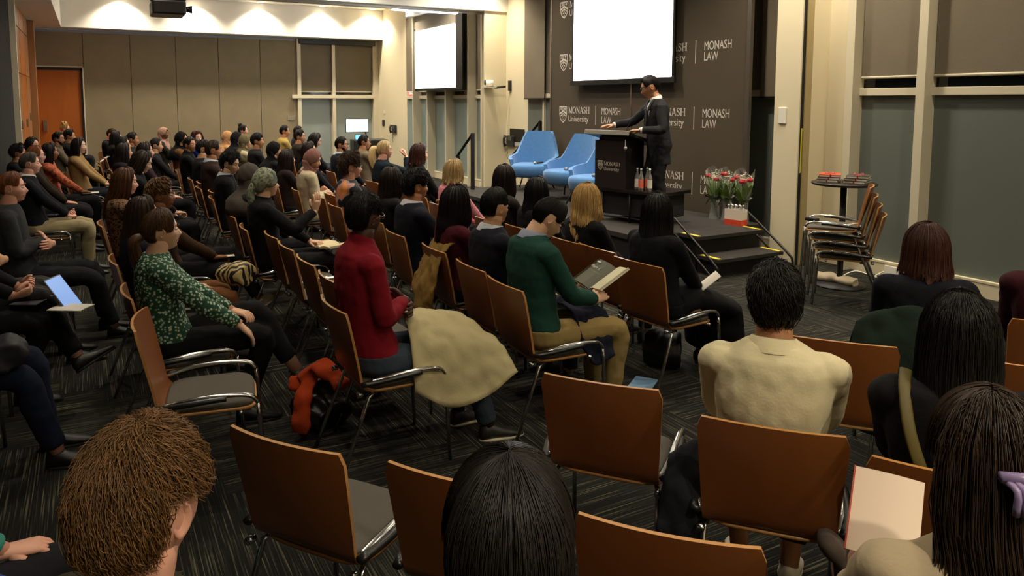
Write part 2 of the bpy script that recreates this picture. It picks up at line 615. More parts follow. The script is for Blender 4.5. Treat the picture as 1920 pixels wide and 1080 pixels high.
for x in (-0.95, -0.6):
    MB().box(x, x + 0.04, -0.08, -0.04, 1.96, 2.3).build('hanger', FRAME, t, False)

t = empty('light_strip', (-13.2, 6.1, 3.6), 0, 'blue white light strip under the beam above the second screen', 'light')
MB().box(-0.05, 0.05, -1.0, 0.35, -0.05, -0.03).build('diffuser', mat('cool_glow', (0.75, 0.92, 1.0), 0.5, emis=1.6), t, False)
MB().box(-0.06, 0.06, -1.02, 0.37, -0.03, 0.0).build('housing', WHITE, t, False)

t = empty('projector', (-10.0, 0.92, 2.9), 0, 'black projector hanging from the ceiling at the top left', 'projector')
MB().box(-0.25, 0.25, -0.20, 0.18, 0, 0.17).build('housing', mat('projector_black', '1c1a1a', 0.35), t, False, 0.02)
MB().box(-0.22, 0.22, -0.19, 0.2, 0.19, 0.26).build('mount_plate', BLACK, t, False, 0.01)
MB().tube([(0, 0, 0.26), (0, 0, 1.5)], 0.03, 12).build('pole', BLACK, t)
MB().tube([(0.1, 0.17, 0.08), (0.1, 0.21, 0.08), (0.1, 0.26, 0.08)], [0.03, 0.035, 0.05], 16).build('lens', mat('lens_glass', '101014', 0.1), t)

t = empty('computer_lectern', (-18.5, 6.15, 0), R(-8), 'black operator lectern with a lit monitor in the second room', 'lectern')
MB().box(-0.3, 0.3, -0.15, 0.75, 0, 0.86).build('cabinet', BLACK, t, False, 0.02)
MB().tube([(0, 0.25, 0.86), (0.05, 0.2, 1.05), (0.1, 0.05, 1.15)], 0.02, 8).build('monitor_arm', BLACK, t)
mo = MB().box(0.1, 0.13, -0.33, 0.27, 1.05, 1.41).build('monitor', BLACK, t, False, 0.01)
MB().box(0.13, 0.134, -0.31, 0.25, 1.07, 1.39).build('monitor_screen', ramp_mat('monitor_image', 'wave', ['d8f4f4', 'e8fbfb'], (0.5, 0.5, 9), rough=0.4), mo, False)
mm = mo.children[0].data.materials[0]
mm.node_tree.nodes['Principled BSDF'].inputs['Emission Color'].default_value = (0.75, 0.97, 1, 1)
mm.node_tree.nodes['Principled BSDF'].inputs['Emission Strength'].default_value = 1.0
mo2 = MB().box(0.15, 0.18, -0.1, 0.2, 0.86, 1.0).build('tablet', BLACK, t, False, 0.005)
MB().box(0.18, 0.184, -0.085, 0.185, 0.875, 0.985).build('tablet_screen', mat('tablet_glow', (0.1, 0.35, 0.9), 0.4, emis=0.9), mo2, False)


def wall_phone(x, y, z, lab):
    t = empty('telephone', (x, y, z), 0, lab, 'telephone')
    MB().box(-0.02, 0.26, -0.06, 0, -0.1, 0.12).build('base', mat('phone_black', '2a2a2a', 0.4), t, False, 0.02)
    MB().box(0.1, 0.22, -0.075, -0.06, 0.02, 0.1).build('display', mat('phone_display', '4a4f4c', 0.2), t, False)
    MB().tube([(-0.06, -0.05, -0.1), (-0.07, -0.08, -0.03), (-0.07, -0.08, 0.05), (-0.06, -0.05, 0.12)], [0.035, 0.022, 0.022, 0.035], 10).build('handset', mat('phone_black', '2a2a2a', 0.4), t)
    pts = [(-0.04 + 0.012 * math.sin(k * 1.2), -0.02, -0.1 - 0.02 * k) for k in range(14)]
    MB().tube(pts, 0.006, 6).build('cord', BLACK, t)


wall_phone(-19.25, YW, 1.08, 'black wall telephone on the far cream wall of the second room')
wall_phone(-12.86, YW, 1.05, 'black wall telephone beside the stage on the cream pier')

t = empty('conference_camera', (-12.9, 7.02, 2.14), 0, 'white tracking camera on a wall bracket above the telephone', 'camera')
MB().box(-0.14, 0.1, -0.12, 0.1, -0.02, 0.0).build('shelf', FRAME, t, False)
MB().tube([(0.02, 0.06, 0.07), (-0.02, -0.09, 0.06)], [0.06, 0.065], 16).build('camera_body', WHITE, t)
MB().tube([(-0.02, -0.088, 0.08), (-0.022, -0.10, 0.08)], [0.055, 0.055], 16).build('lens', BLACK, t)
MB().tube([(0, 0, 0), (0.06, 0.1, -0.02), (0.1, 0.3, 0.0)], 0.02, 8).build('arm', BLACK, t)
MB().box(0.06, 0.14, 0.38, 0.42, -0.08, 0.12).build('mount', BLACK, t, False)


# ------------------------------------------------------------------ lettering
FONT_CACHE = {}


def text_mesh(s, width, height):
    """letters as flat mesh in the x-z plane, origin at the lower left, scaled to width x cap height"""
    cu = bpy.data.curves.new('lettering', 'FONT')
    cu.body = s
    cu.size = 1
    cu.resolution_u = 3
    o = bpy.data.objects.new('lettering', cu)
    COL.objects.link(o)
    dg = bpy.context.evaluated_depsgraph_get()
    me = bpy.data.meshes.new_from_object(o.evaluated_get(dg))
    vs = [v.co.copy() for v in me.vertices]
    fs = [tuple(p.vertices) for p in me.polygons]
    bpy.data.objects.remove(o)
    x0 = min(v.x for v in vs)
    x1 = max(v.x for v in vs)
    caps = 0.729
    kx = width / (x1 - x0)
    kz = height / caps
    return [((v.x - x0) * kx, 0, v.y * kz) for v in vs], fs


def strokes(segs, th):
    """serif letter strokes: list of ((x0,z0),(x1,z1),weight)"""
    vs, fs = [], []
    for (a, b, w) in segs:
        d = Vector((b[0] - a[0], b[1] - a[1]))
        if d.length < 1e-6:
            continue
        n = Vector((-d.y, d.x)).normalized() * (w / 2)
        o = len(vs)
        vs += [(a[0] - n.x, 0, a[1] - n.y), (b[0] - n.x, 0, b[1] - n.y), (b[0] + n.x, 0, b[1] + n.y), (a[0] + n.x, 0, a[1] + n.y)]
        fs.append((o, o + 1, o + 2, o + 3))
    return vs, fs


def serif_word(word, width, height):
    T, t, s = 0.16, 0.06, 0.055
    def sf(x, z, w=0.14):
        return ((x - w, z), (x + w, z), s)
    G = {}
    G['M'] = (1.0, [((0.14, 0), (0.14, 1), t), ((0.16, 1), (0.5, 0.05), T), ((0.5, 0.02), (0.84, 1), t), ((0.86, 0), (0.86, 1), T), sf(0.13, 0.03), sf(0.86, 0.03), sf(0.1, 0.97, 0.1), sf(0.9, 0.97, 0.1)])
    o = []
    for k in range(24):
        a, b = 2 * math.pi * k / 24, 2 * math.pi * (k + 1) / 24
        o.append(((0.44 + 0.34 * math.cos(a), 0.5 + 0.48 * math.sin(a)), (0.44 + 0.34 * math.cos(b), 0.5 + 0.48 * math.sin(b)), t + (T - t) * abs(math.cos((a + b) / 2))))
    G['O'] = (0.88, o)
    G['N'] = (0.86, [((0.14, 0), (0.14, 1), t), ((0.14, 1), (0.74, 0.02), T), ((0.74, 0), (0.74, 1), t), sf(0.14, 0.03), sf(0.74, 0.97), sf(0.1, 0.97, 0.1)])
    G['A'] = (0.8, [((0.1, 0), (0.4, 1), t), ((0.4, 1), (0.7, 0), T), ((0.2, 0.34), (0.6, 0.34), t), sf(0.1, 0.03, 0.11), sf(0.7, 0.03, 0.12)])
    sp = [(0.56, 0.8), (0.46, 0.95), (0.3, 0.97), (0.16, 0.88), (0.14, 0.72), (0.26, 0.58), (0.46, 0.45), (0.56, 0.3), (0.52, 0.12), (0.36, 0.03), (0.2, 0.06), (0.1, 0.22)]
    G['S'] = (0.66, [(sp[i], sp[i + 1], T if 3 < i < 8 else t * 1.4) for i in range(len(sp) - 1)] + [((0.56, 0.7), (0.56, 0.95), t), ((0.1, 0.08), (0.1, 0.3), t)])
    G['H'] = (0.88, [((0.16, 0), (0.16, 1), T), ((0.7, 0), (0.7, 1), T), ((0.16, 0.5), (0.7, 0.5), t), sf(0.16, 0.03), sf(0.16, 0.97), sf(0.7, 0.03), sf(0.7, 0.97)])
    tot = sum(G[c][0] for c in word)
    vs, fs = [], []
    x = 0
    for c in word:
        w_, seg = G[c]
        v, f = strokes(seg, 0)
        o_ = len(vs)
        vs += [((p[0] + x) / tot * width, 0, p[2] * height) for p in v]
        fs += [tuple(i + o_ for i in q) for q in f]
        x += w_
    return vs, fs


def shield(w, h):
    """outlined crest: books and cross panels on top, chevron with stars below"""
    segs = []
    a = 0.035
    pts = [(0, 1), (1, 1), (1, 0.55), (0.93, 0.33), (0.78, 0.15), (0.5, 0.0), (0.22, 0.15), (0.07, 0.33), (0, 0.55), (0, 1)]
    for i in range(len(pts) - 1):
        segs.append((pts[i], pts[i + 1], 0.07))
    segs += [((0.5, 1), (0.5, 0.68), 0.05), ((0.12, 0.93), (0.42, 0.93), 0.04), ((0.12, 0.86), (0.42, 0.86), 0.04), ((0.12, 0.79), (0.42, 0.79), 0.04),
             ((0.75, 0.72), (0.75, 0.96), 0.06), ((0.62, 0.86), (0.88, 0.86), 0.06), ((0.04, 0.56), (0.5, 0.72), 0.12), ((0.5, 0.72), (0.96, 0.56), 0.12),
             ((0.14, 0.40), (0.5, 0.57), 0.08), ((0.5, 0.57), (0.86, 0.40), 0.08)]
    for (cx, cz) in ((0.5, 0.42), (0.36, 0.3), (0.64, 0.3), (0.5, 0.17)):
        segs += [((cx - 0.06, cz), (cx + 0.06, cz), 0.06), ((cx, cz - 0.05), (cx, cz + 0.05), 0.06)]
    v, f = strokes(segs, 0)
    return [(p[0] * w, 0, p[2] * h) for p in v], f


LETTER = mat('white_print', 'cfc8bd', 0.7)


def put(mb, vf, x, z, y=0):
    mb.add([(p[0] + x, y, p[2] + z) for p in vf[0]], vf[1])


# ------------------------------------------------------------------ stage banner
BANNER = mat('banner_fabric', '463c2d', 0.85, bump=(200, 0.15), var=(2, 0.04))
YB = 7.02
SW = serif_word('MONASH', 0.59, 0.105)
UN = text_mesh('University', 0.56, 0.105)
MO = text_mesh('MONASH', 0.455, 0.115)
LA = text_mesh('LAW', 0.24, 0.115)
SH = shield(0.21, 0.26)
for k, (a, b) in enumerate([(-10.69, -8.585), (-8.555, -6.44)]):
    t = empty('banner', (0, 0, 0), 0, ['tall dark brown printed banner, left one behind the blue chairs', 'tall dark brown printed banner, right one behind the speaker'][k], 'banner', 'stage backdrop banners')
    MB().box(a, b, YB, YB + 0.03, 0.4, 4.1).build('fabric', BANNER, t, False)
    q = MB()
    q.box(a - 0.03, a, YB - 0.01, YB + 0.04, 0.4, 4.12)
    q.build('frame_post', STEEL, t, False)
    if k:
        MB().box(b, b + 0.06, YB - 0.01, YB + 0.04, 0.4, 4.12).build('frame_post', STEEL, t, False)
    gx = a + 0.26 if k == 0 else a + 0.26
    for r in range(-1, 4):
        z0 = 1.52 + 0.86 * r if r <= 1 else 1.52 + 0.86 * r
        mb = MB()
        put(mb, SH, gx, z0 - 0.02)
        put(mb, SW, gx + 0.26, z0 + 0.135)
        put(mb, UN, gx + 0.26, z0 + 0.0)
        o = mb.build('printed_crest', LETTER, t, False)
        o.location.y = YB - 0.003
        mb = MB()
        mb.add([(gx + 1.0, 0, z0 - 0.04), (gx + 1.012, 0, z0 - 0.04), (gx + 1.012, 0, z0 + 0.26), (gx + 1.0, 0, z0 + 0.26)], [(0, 1, 2, 3)])
        put(mb, MO, gx + 1.16, z0 + 0.125)
        put(mb, LA, gx + 1.16, z0 - 0.01)
        o = mb.build('printed_faculty_name', LETTER, t, False)
        o.location.y = YB - 0.003

# main screen
t = empty('projection_screen', (-8.76, 6.93, 2.13), 0, 'large lit white projection screen above the speaker', 'projection screen')
MB().box(-1.14, 1.14, -0.012, 0, 0.05, 1.75).build('lit_surface', SCREEN, t, False)
q = MB()
q.box(-1.18, 1.18, 0, 0.02, 0.0, 1.9)
q.box(-1.18, -1.14, -0.016, 0.02, 0.0, 1.9)
q.box(1.14, 1.18, -0.016, 0.02, 0.0, 1.9)
q.box(-1.20, 1.20, -0.03, 0.02, -0.03, 0.045)
q.build('screen_border', BLACK, t, False, 0.003)
MB().box(-1.3, 1.3, -0.1, 0.05, 1.9, 2.05).build('screen_case', WHITE, t, False, 0.02)

# ------------------------------------------------------------------ stage
DECK = mat('stage_carpet', '2b2724', 0.95, bump=(220, 0.4), var=(8, 0.1))
NOSE = mat('stage_black', '131212', 0.6)
t = empty('stage', (0, 0, 0), 0, 'low black carpeted stage along the window wall', 'stage')
MB().box(-11.0, -6.12, 5.15, 7.02, 0.34, 0.4).build('deck', DECK, t, False, 0.005)
MB().box(-10.98, -6.14, 5.18, 7.0, 0.0, 0.335).build('skirt', BLACKF, t, False)
YEL = mat('yellow_edge_strip', 'd9c53a', 0.6)
t2 = empty('stage_steps', (0, 0, 0), 0, 'black stage steps with yellow edge strips', 'steps')
MB().box(-6.12, -5.83, 5.72, 6.72, 0.36, 0.4).build('tread', DECK, t2, False, 0.004)
MB().box(-5.86, -5.55, 5.74, 6.72, 0.16, 0.2).build('tread', DECK, t2, False, 0.004)
q = MB()
q.box(-6.11, -5.9, 5.76, 6.68, 0, 0.36)
q.box(-5.9, -5.62, 5.78, 6.66, 0.0, 0.16)
q.build('riser_box', NOSE, t2, False)
for (x0, x1, y0, z) in ((-6.1, -5.85, 5.735, 0.401), (-6.1, -5.85, 6.66, 0.401), (-5.83, -5.57, 5.755, 0.201), (-5.83, -5.57, 6.66, 0.201)):
    MB().box(x0, x1, y0, y0 + 0.045, z, z + 0.003).build('edge_strip', YEL, t2, False)
RAILM = mat('handrail_grey', '24221f', 0.35, 0.5)
for i, y in enumerate((5.66, 6.78)):
    t = empty('handrail', (0, y, 0), 0, ['bent tube handrail on the near side of the stage steps', 'bent tube handrail on the far side of the stage steps'][i], 'handrail', 'stage step handrails')
    path = bez([(-6.2, 0, 0.38), (-6.21, 0, 0.50), (-6.15, 0, 0.56), (-6.06, 0, 0.52), (-5.55, 0, 0.18), (-5.48, 0, 0.10), (-5.48, 0, 0.0)], 5)
    MB().tube(path, 0.014, 8).build('top_tube', RAILM, t)
    MB().tube(bez([(-6.2, 0, 0.40), (-6.1, 0, 0.38), (-5.7, 0, 0.12), (-5.56, 0, 0.02)], 4), 0.012, 8).build('lower_tube', RAILM, t)
t = empty('stage_guardrail', (0, 0, 0), 0, 'black angled guardrail at the far left end of the stage', 'handrail')
MB().box(-10.80, -10.75, 5.52, 5.57, 0.4, 1.33).build('post', BLACK, t, False)
MB().box(-11.35, -11.30, 5.52, 5.57, 0.0, 0.92).build('post', BLACK, t, False)
q = MB()
q.tube([(-10.76, 5.545, 1.33), (-11.34, 5.545, 0.92)], 0.03, 4)
q.build('rail', BLACK, t, False)
t = empty('stage_guardrail', (0, 0, 0), 0, 'black angled guardrail behind the leftmost blue armchair', 'handrail')
MB().box(-11.0, -10.95, 6.95, 7.0, 0.4, 1.5).build('post', BLACK, t, False)
q = MB()
q.tube([(-10.96, 6.97, 1.5), (-11.9, 6.97, 0.85)], 0.03, 4)
q.build('rail', BLACK, t, False)
# framed notice on the cream wall by the guardrail
t = empty('notice', (-12.86, YW - 0.01, 1.05), 0, 'black and white notice on the cream wall behind the guardrail', 'sign')
MB().box(0.06, 0.62, -0.01, 0.0, 0.0, 0.26).build('notice_board', BLACK, t, False)
MB().box(0.06, 0.62, -0.012, -0.0, -0.08, 0.0).build('notice_margin', mat('notice_grey', 'a5a5a0', 0.5), t, False)
t = empty('lit_sign', (-18.2, YW + 0.02, 2.0), 0, 'small red lit sign seen through the clear pane under the second screen', 'sign')
MB().box(0.0, 0.42, -0.02, -0.005, 0.0, 0.1).build('sign_panel', mat('red_sign', (0.75, 0.10, 0.07), 0.5, emis=0.8), t, False)
mb = MB()
put(mb, text_mesh('PLAT', 0.26, 0.05), 0.12, 0.04)
o = mb.build('lettering', mat('sign_white', (1, 0.9, 0.85), 0.5, emis=1.0), t, False)
o.location.y = -0.024

# ------------------------------------------------------------------ lectern on a low black cabinet
LM = Matrix.Translation((-7.36, 5.48, 0)) @ Matrix.Rotation(R(16), 4, 'Z')
t = empty('low_cabinet', (-7.36, 5.48, 0.4), R(16), 'low black cabinet on a wheeled frame under the lectern', 'cabinet')
MB().box(-0.02, 0.98, 0.0, 0.6, 0.36, 0.4).build('top', mat('cabinet_gloss', '141213', 0.2), t, False, 0.005)
MB().box(0.06, 0.92, 0.06, 0.55, 0.08, 0.36).build('body', BLACKF, t, False)
for i, x in enumerate((0.1, 0.5, 0.9)):
    MB().tube([(x, 0.03, 0.36), (x, 0.03, 0.0)], 0.012, 8).build('leg', BLACK, t)
MB().tube(bez([(-0.12, -0.12, 0.01), (0.0, 0.02, 0.03), (0.15, 0.06, 0.05), (0.9, 0.06, 0.05)], 4), 0.012, 8).build('base_tube', BLACK, t)
t = empty('lectern', (-7.36, 5.48, 0.8), R(16), 'black lectern with a white crest and sloping top on the stage', 'lectern')
LBK = mat('lectern_panel', '221b1c', 0.5)
MB().box(0.0, 0.44, 0.0, 0.02, 0, 0.58).build('front_panel', LBK, t, False, 0.003)
MB().box(0.02, 0.44, 0.02, 0.40, 0, 0.58).build('column', BLACK, t, False, 0.003)
q = MB()
q.box(-0.10, 0.52, -0.06, 0.62, -0.02, 0.02, 0, Matrix.Translation((0, 0, 0.66)) @ Matrix.Rotation(R(-13), 4, 'X'))
q.box(-0.11, 0.53, -0.08, -0.05, -0.025, 0.03, 1, Matrix.Translation((0, 0, 0.66)) @ Matrix.Rotation(R(-13), 4, 'X'))
q.build('reading_top', [BLACK, mat('lectern_edge', '8f8a80', 0.4)], t, False, 0.006)
MB().box(0.04, 0.40, 0.03, 0.36, 0.56, 0.62).build('top_bracket', BLACK, t, False)
q = MB()
q.tube([(0.46, -0.02, 0.6), (0.46, -0.02, 0.55), (0.46, -0.02, 0.5)], [0.006, 0.006, 0.006], 8)
q.ball((0.46, -0.02, 0.5), 0.02, 0.02, 0.02)
q.build('clip_light', mat('white_plastic', 'e8e8e8', 0.4), t)
mb = MB()
put(mb, shield(0.075, 0.11), 0.05, 0.22)
put(mb, serif_word('MONASH', 0.24, 0.045), 0.14, 0.275)
put(mb, text_mesh('University', 0.225, 0.045), 0.14, 0.215)
o = mb.build('crest_lettering', LETTER, t, False)
o.location.y = -0.004
t = empty('microphone', (-7.36, 5.48, 0.8), R(16), 'thin gooseneck microphone rising from the lectern top', 'microphone')
MB().tube(bez([(0.30, 0.2, 0.62), (0.34, 0.22, 0.78), (0.46, 0.26, 0.92), (0.56, 0.30, 0.98)], 5), 0.005, 6).build('gooseneck', BLACK, t)
MB().tube([(0.56, 0.30, 0.98), (0.6, 0.32, 1.005)], [0.012, 0.014], 10).build('microphone_head', BLACK, t)


def lathe_tall(name, prof, m, parent, n=20):
    return MB().lathe(prof, n).build(name, m, parent)


GLASS = mat('clear_bottle', (0.85, 0.9, 0.88), 0.05, trans=0.85, spec=0.5)
CAPM = mat('bottle_cap', 'dcdcda', 0.35, 0.5)


def bottle(x, y, z, h, lab, labcol, group):
    t = empty('bottle', (x, y, z), 0, lab, 'bottle', group)
    r = h * 0.115
    MB().lathe([(r * 0.9, 0), (r, 0.01), (r, h * 0.55), (r * 0.75, h * 0.68), (r * 0.38, h * 0.8), (r * 0.36, h * 0.93)], 18).build('glass', GLASS, t)
    MB().lathe([(r * 0.42, h * 0.91), (r * 0.42, h)], 14).build('cap', CAPM, t)
    MB().lathe([(r * 1.02, h * 0.12), (r * 1.02, h * 0.5)], 18, cap=False).build('paper_label', labcol, t)


LABR = mat('label_coral', 'e2725c', 0.6)
LABW = mat('label_white', 'e8e2d8', 0.6)
lm = LM
for i, (a, b, c, tx) in enumerate([(0.54, 0.12, LABW, 'left'), (0.60, 0.24, LABR, 'rear'), (0.62, 0.08, LABR, 'front'), (0.70, 0.14, LABW, 'right')]):
    p = lm @ Vector((a, b, 0))
    bottle(p.x, p.y, 0.8, 0.26, '%s one of the glass water bottles standing on the black cabinet beside the lectern' % tx, c, 'water bottles beside the lectern')

# four-pack of bottles near the steps
t = empty('bottle_carrier', (-6.2, 6.62, 0.4), R(10), 'white and coral cardboard carrier holding bottles at the stage edge', 'bottle carrier')
q = MB()
q.box(-0.11, 0.11, -0.005, 0.0, 0.05, 0.19, 0)
q.box(-0.11, 0.11, 0.12, 0.125, 0.05, 0.19, 0)
q.box(-0.11, -0.106, 0, 0.12, 0.05, 0.17, 0)
q.box(0.106, 0.11, 0, 0.12, 0.05, 0.17, 0)
q.box(-0.112, 0.112, -0.008, 0.128, 0.0, 0.07, 1)
q.build('carton', [mat('carton_white', 'e8d8cc', 0.6), mat('carton_coral', 'd84a30', 0.6)], t, False)
for i in range(4):
    for j in range(2):
        p = Matrix.Rotation(R(10), 3, 'Z') @ Vector((-0.078 + 0.052 * i, 0.033 + 0.056 * j, 0))
        bottle(-6.2 + p.x, 6.62 + p.y, 0.405, 0.235, 'capped water bottle packed in the coral carrier on the stage', LABW, 'bottles in the carrier')


# ------------------------------------------------------------------ blue armchairs on the stage
BLUE = mat('blue_wool', '4a7db4', 0.9, bump=(180, 0.25), var=(20, 0.05), sheen=0.3)


def make_armchair():
    t = empty('armchair')
    mb = MB()
    N = 28
    rows = 10
    outer, inner = [], []
    for r in range(rows + 1):
        f = r / rows
        ro, ri = [], []
        for k in range(N + 1):
            a = -130 + 260 * k / N            # 0 = back, front opening at 180
            c = abs(a)
            top = 0.95 if c < 32 else (0.95 - 0.37 * min(1, (c - 32) / 30) ** 0.8 if c < 62 else 0.58 - 0.08 * (c - 62) / 68)
            z = 0.26 + (top - 0.26) * f
            ra = R(a)
            lean = 0.10 * (z - 0.3)
            rx = 0.33 + 0.06 * f
            ry = 0.30 + 0.04 * f
            sx = math.copysign(abs(math.sin(ra)) ** 0.75, math.sin(ra))
            sy = math.copysign(abs(math.cos(ra)) ** 0.75, math.cos(ra))
            x = rx * sx
            y = -ry * sy - lean * max(0, math.cos(ra)) - 0.02
            ro.append((x, y, z))
            th = 0.05
            ri.append((x * (1 - th / rx), y + th * sy, z + (0.0 if r < rows else 0.005)))
        outer.append(ro)
        inner.append(ri)
    mb.rings(outer, 0, False, False)
    mb.rings([list(reversed(q)) for q in inner], 0, False, False)
    mb.rings([outer[-1], inner[-1]], 0, False, False)
    mb.rings([list(reversed(outer[0])), list(reversed(inner[0]))], 0, False, False)
    for s_ in (0, -1):
        vs = [q[s_] for q in outer] + [q[s_] for q in inner]
        n = rows + 1
        fs = [(i, i + 1, n + i + 1, n + i) for i in range(rows)]
        mb.add(vs, fs if s_ else [tuple(reversed(f)) for f in fs])
    mb.build('shell', BLUE, t)
    rs = []
    for z, k in ((0.22, 0.86), (0.26, 0.95), (0.34, 1.0), (0.40, 0.99), (0.43, 0.9)):
        rs.append([(0.31 * k * math.copysign(abs(math.cos(2 * math.pi * j / 28)) ** 0.6, math.cos(2 * math.pi * j / 28)), 0.05 + 0.32 * k * math.copysign(abs(math.sin(2 * math.pi * j / 28)) ** 0.6, math.sin(2 * math.pi * j / 28)), z) for j in range(28)])
    MB().rings(rs).build('seat_cushion', BLUE, t)
    for sx in (-1, 1):
        for sy in (-1, 1):
            MB().tube([(0.2 * sx, 0.05 + 0.2 * sy, 0.24), (0.29 * sx, 0.05 + 0.28 * sy, 0.0)], 0.011, 8).build('leg', BLACK, t)
    return t


a0 = make_armchair()
MICW = mat('mic_silver', '9a9a98', 0.35, 0.6)
for i, (x, y, rz, lab) in enumerate([(-10.35, 6.45, -138, 'blue high-back armchair farthest left on the stage'), (-9.15, 6.35, -165, 'blue high-back armchair in the middle of the three on the stage'), (-8.2, 6.15, -165, 'blue armchair partly hidden behind the lectern')]):
    c = a0 if i == 0 else copy_tree(a0)
    c.location = (x, y, 0.4)
    c.rotation_euler = (0, 0, R(rz))
    c.scale = (1.04, 1.0, 1.0)
    tag(c, lab, 'armchair', 'blue armchairs on the stage')
    d = Matrix.Rotation(R(rz), 3, 'Z') @ Vector((-0.12, 0.12, 0))
    m_ = empty('microphone', (x + d.x, y + d.y, 0.852), R(rz + 60), 'handheld microphone lying on the seat of the %s blue armchair' % ('far left', 'middle', 'lectern-side')[i], 'microphone', 'microphones on the armchairs')
    MB().tube([(-0.11, 0, 0), (0.04, 0, 0)], [0.014, 0.017], 10).build('handle', BLACK, m_)
    MB().ball((0.07, 0, 0), 0.035, 0.026, 0.026).build('grille', MICW, m_)

# ------------------------------------------------------------------ flowers
LEAF = mat('leaf_green', '6f8a2e', 0.6, var=(30, 0.2))
STEMG = mat('stem_green', '4c6a24', 0.6)
ROSE = mat('rose_red', 'b3121c', 0.6)
WHITEF = mat('baby_breath', 'd8d8c0', 0.8)
CELLO = mat('cellophane', (0.9, 0.92, 0.9), 0.1, trans=0.95)
rnd = random.Random(5)


def bouquet(x, y, z, roses, lab):
    t = empty('bouquet', (x, y, z), 0, lab, 'flowers', 'bouquets at the edge of the stage')
    MB().lathe([(0.075, 0.0), (0.07, 0.02), (0.05, 0.16), (0.06, 0.26), (0.10, 0.30)], 20, cap=False).build('glass_vase', GLASS, t)
    q = MB()
    for k in range(16):
        a = k * 2.4
        q.tube([(0.03 * math.cos(a), 0.03 * math.sin(a), 0.02), (-0.01 * math.cos(a), -0.01 * math.sin(a), 0.27), (0.08 * math.cos(a + 3), 0.08 * math.sin(a + 3), 0.5)], 0.004, 5)
    q.build('stems', STEMG, t)
    q = MB()
    for k in range(18):
        a = rnd.uniform(0, 6.28)
        r0, z0 = rnd.uniform(0.02, 0.05), rnd.uniform(0.2, 0.36)
        r1, z1 = r0 + rnd.uniform(0.05, 0.1), z0 + rnd.uniform(0.12, 0.2)
        w = rnd.uniform(0.02, 0.035)
        ca, sa = math.cos(a), math.sin(a)
        pts = []
        for s in range(6):
            f = s / 5
            rr = r0 + (r1 - r0) * f
            zz = z0 + (z1 - z0) * f - 0.02 * f * f
            ww_ = w * math.sin(math.pi * min(1, f * 0.95 + 0.05)) + 0.001
            pts.append([(rr * ca - ww_ * sa, rr * sa + ww_ * ca, zz), (rr * ca * 0.94, rr * sa * 0.94, zz - 0.004), (rr * ca + ww_ * sa, rr * sa - ww_ * ca, zz)])
        q.rings(pts, 0, False, False)
    q.build('leaves', LEAF, t)
    for (dx, dy, dz) in roses:
        q = MB()
        for s in range(5):
            for k in range(5):
                a = k * 1.257 + s * 0.6
                rr = 0.008 + 0.006 * s
                q.ball((dx + rr * math.cos(a), dy + rr * math.sin(a), dz + 0.012 - 0.004 * s), 0.013, 0.013, 0.02, 6)
        q.build('rose', ROSE, t)
    q = MB()
    for k in range(60):
        a = rnd.uniform(0, 6.28)
        rr = rnd.uniform(0, 0.095)
        q.ball((rr * math.cos(a), rr * math.sin(a), 0.46 + rnd.uniform(0, 0.15) - rr * 0.3), 0.007, 0.007, 0.007, 4)
    q.build('filler_flowers', WHITEF, t)
    rs = []
    for z_, r_ in ((0.27, 0.05), (0.36, 0.075), (0.46, 0.095), (0.6, 0.115)):
        rs.append([((r_ + 0.012 * math.sin(5 * a)) * math.cos(a), (r_ + 0.012 * math.sin(5 * a)) * math.sin(a), z_ + (0.05 * math.sin(3 * a) if z_ > 0.55 else 0)) for a in [2 * math.pi * k / 30 for k in range(30)]])
    MB().rings(rs, 0, False).build('cellophane_wrap', CELLO, t)
    q = MB()
    for s in (-1, 1):
        q.tube(bez([(0, -0.055, 0.27), (0.05 * s, -0.08, 0.30), (0.09 * s, -0.07, 0.27), (0.03 * s, -0.07, 0.26), (0.07 * s, -0.08, 0.18)], 4), 0.008, 5, flat=0.3)
    q.lathe([(0.056, 0.255), (0.056, 0.285)], 18, cap=False)
    q.build('ribbon', BLACK, t)


bouquet(-6.70, 6.84, 0.4, [(-0.05, -0.05, 0.53), (0.06, -0.03, 0.5)], 'leftmost wrapped rose bouquet standing in a vase on the stage')
bouquet(-6.54, 6.88, 0.4, [(0.0, -0.06, 0.57), (0.07, 0.0, 0.5)], 'middle wrapped rose bouquet in a vase on the stage')
bouquet(-6.30, 6.90, 0.4, [(-0.05, -0.05, 0.54), (0.04, -0.07, 0.5), (0.07, 0.0, 0.52)], 'rightmost wrapped rose bouquet in a vase against the window')

# ------------------------------------------------------------------ high table with gift books
TX, TY = -4.78, 6.62
t = empty('high_table', (TX, TY, 0), 0, 'round black high table beside the cream pier', 'table')
MB().lathe([(0.285, 1.02), (0.30, 1.03), (0.30, 1.045), (0.29, 1.05)], 40).build('table_top', mat('table_black', '241c1c', 0.35), t)
MB().tube([(0, 0, 0.02), (0, 0, 1.02)], 0.03, 16).build('column', BLACK, t)
MB().lathe([(0.24, 0.0), (0.24, 0.015), (0.05, 0.03)], 30).build('base', BLACK, t)
COVER_D = mat('dark_cover', '3c4038', 0.5)
COVER_O = mat('orange_cover', 'c8502c', 0.5)
PAGES = mat('page_edges', 'e6dfd0', 0.8)
RIB = mat('red_ribbon', 'a01828', 0.5)


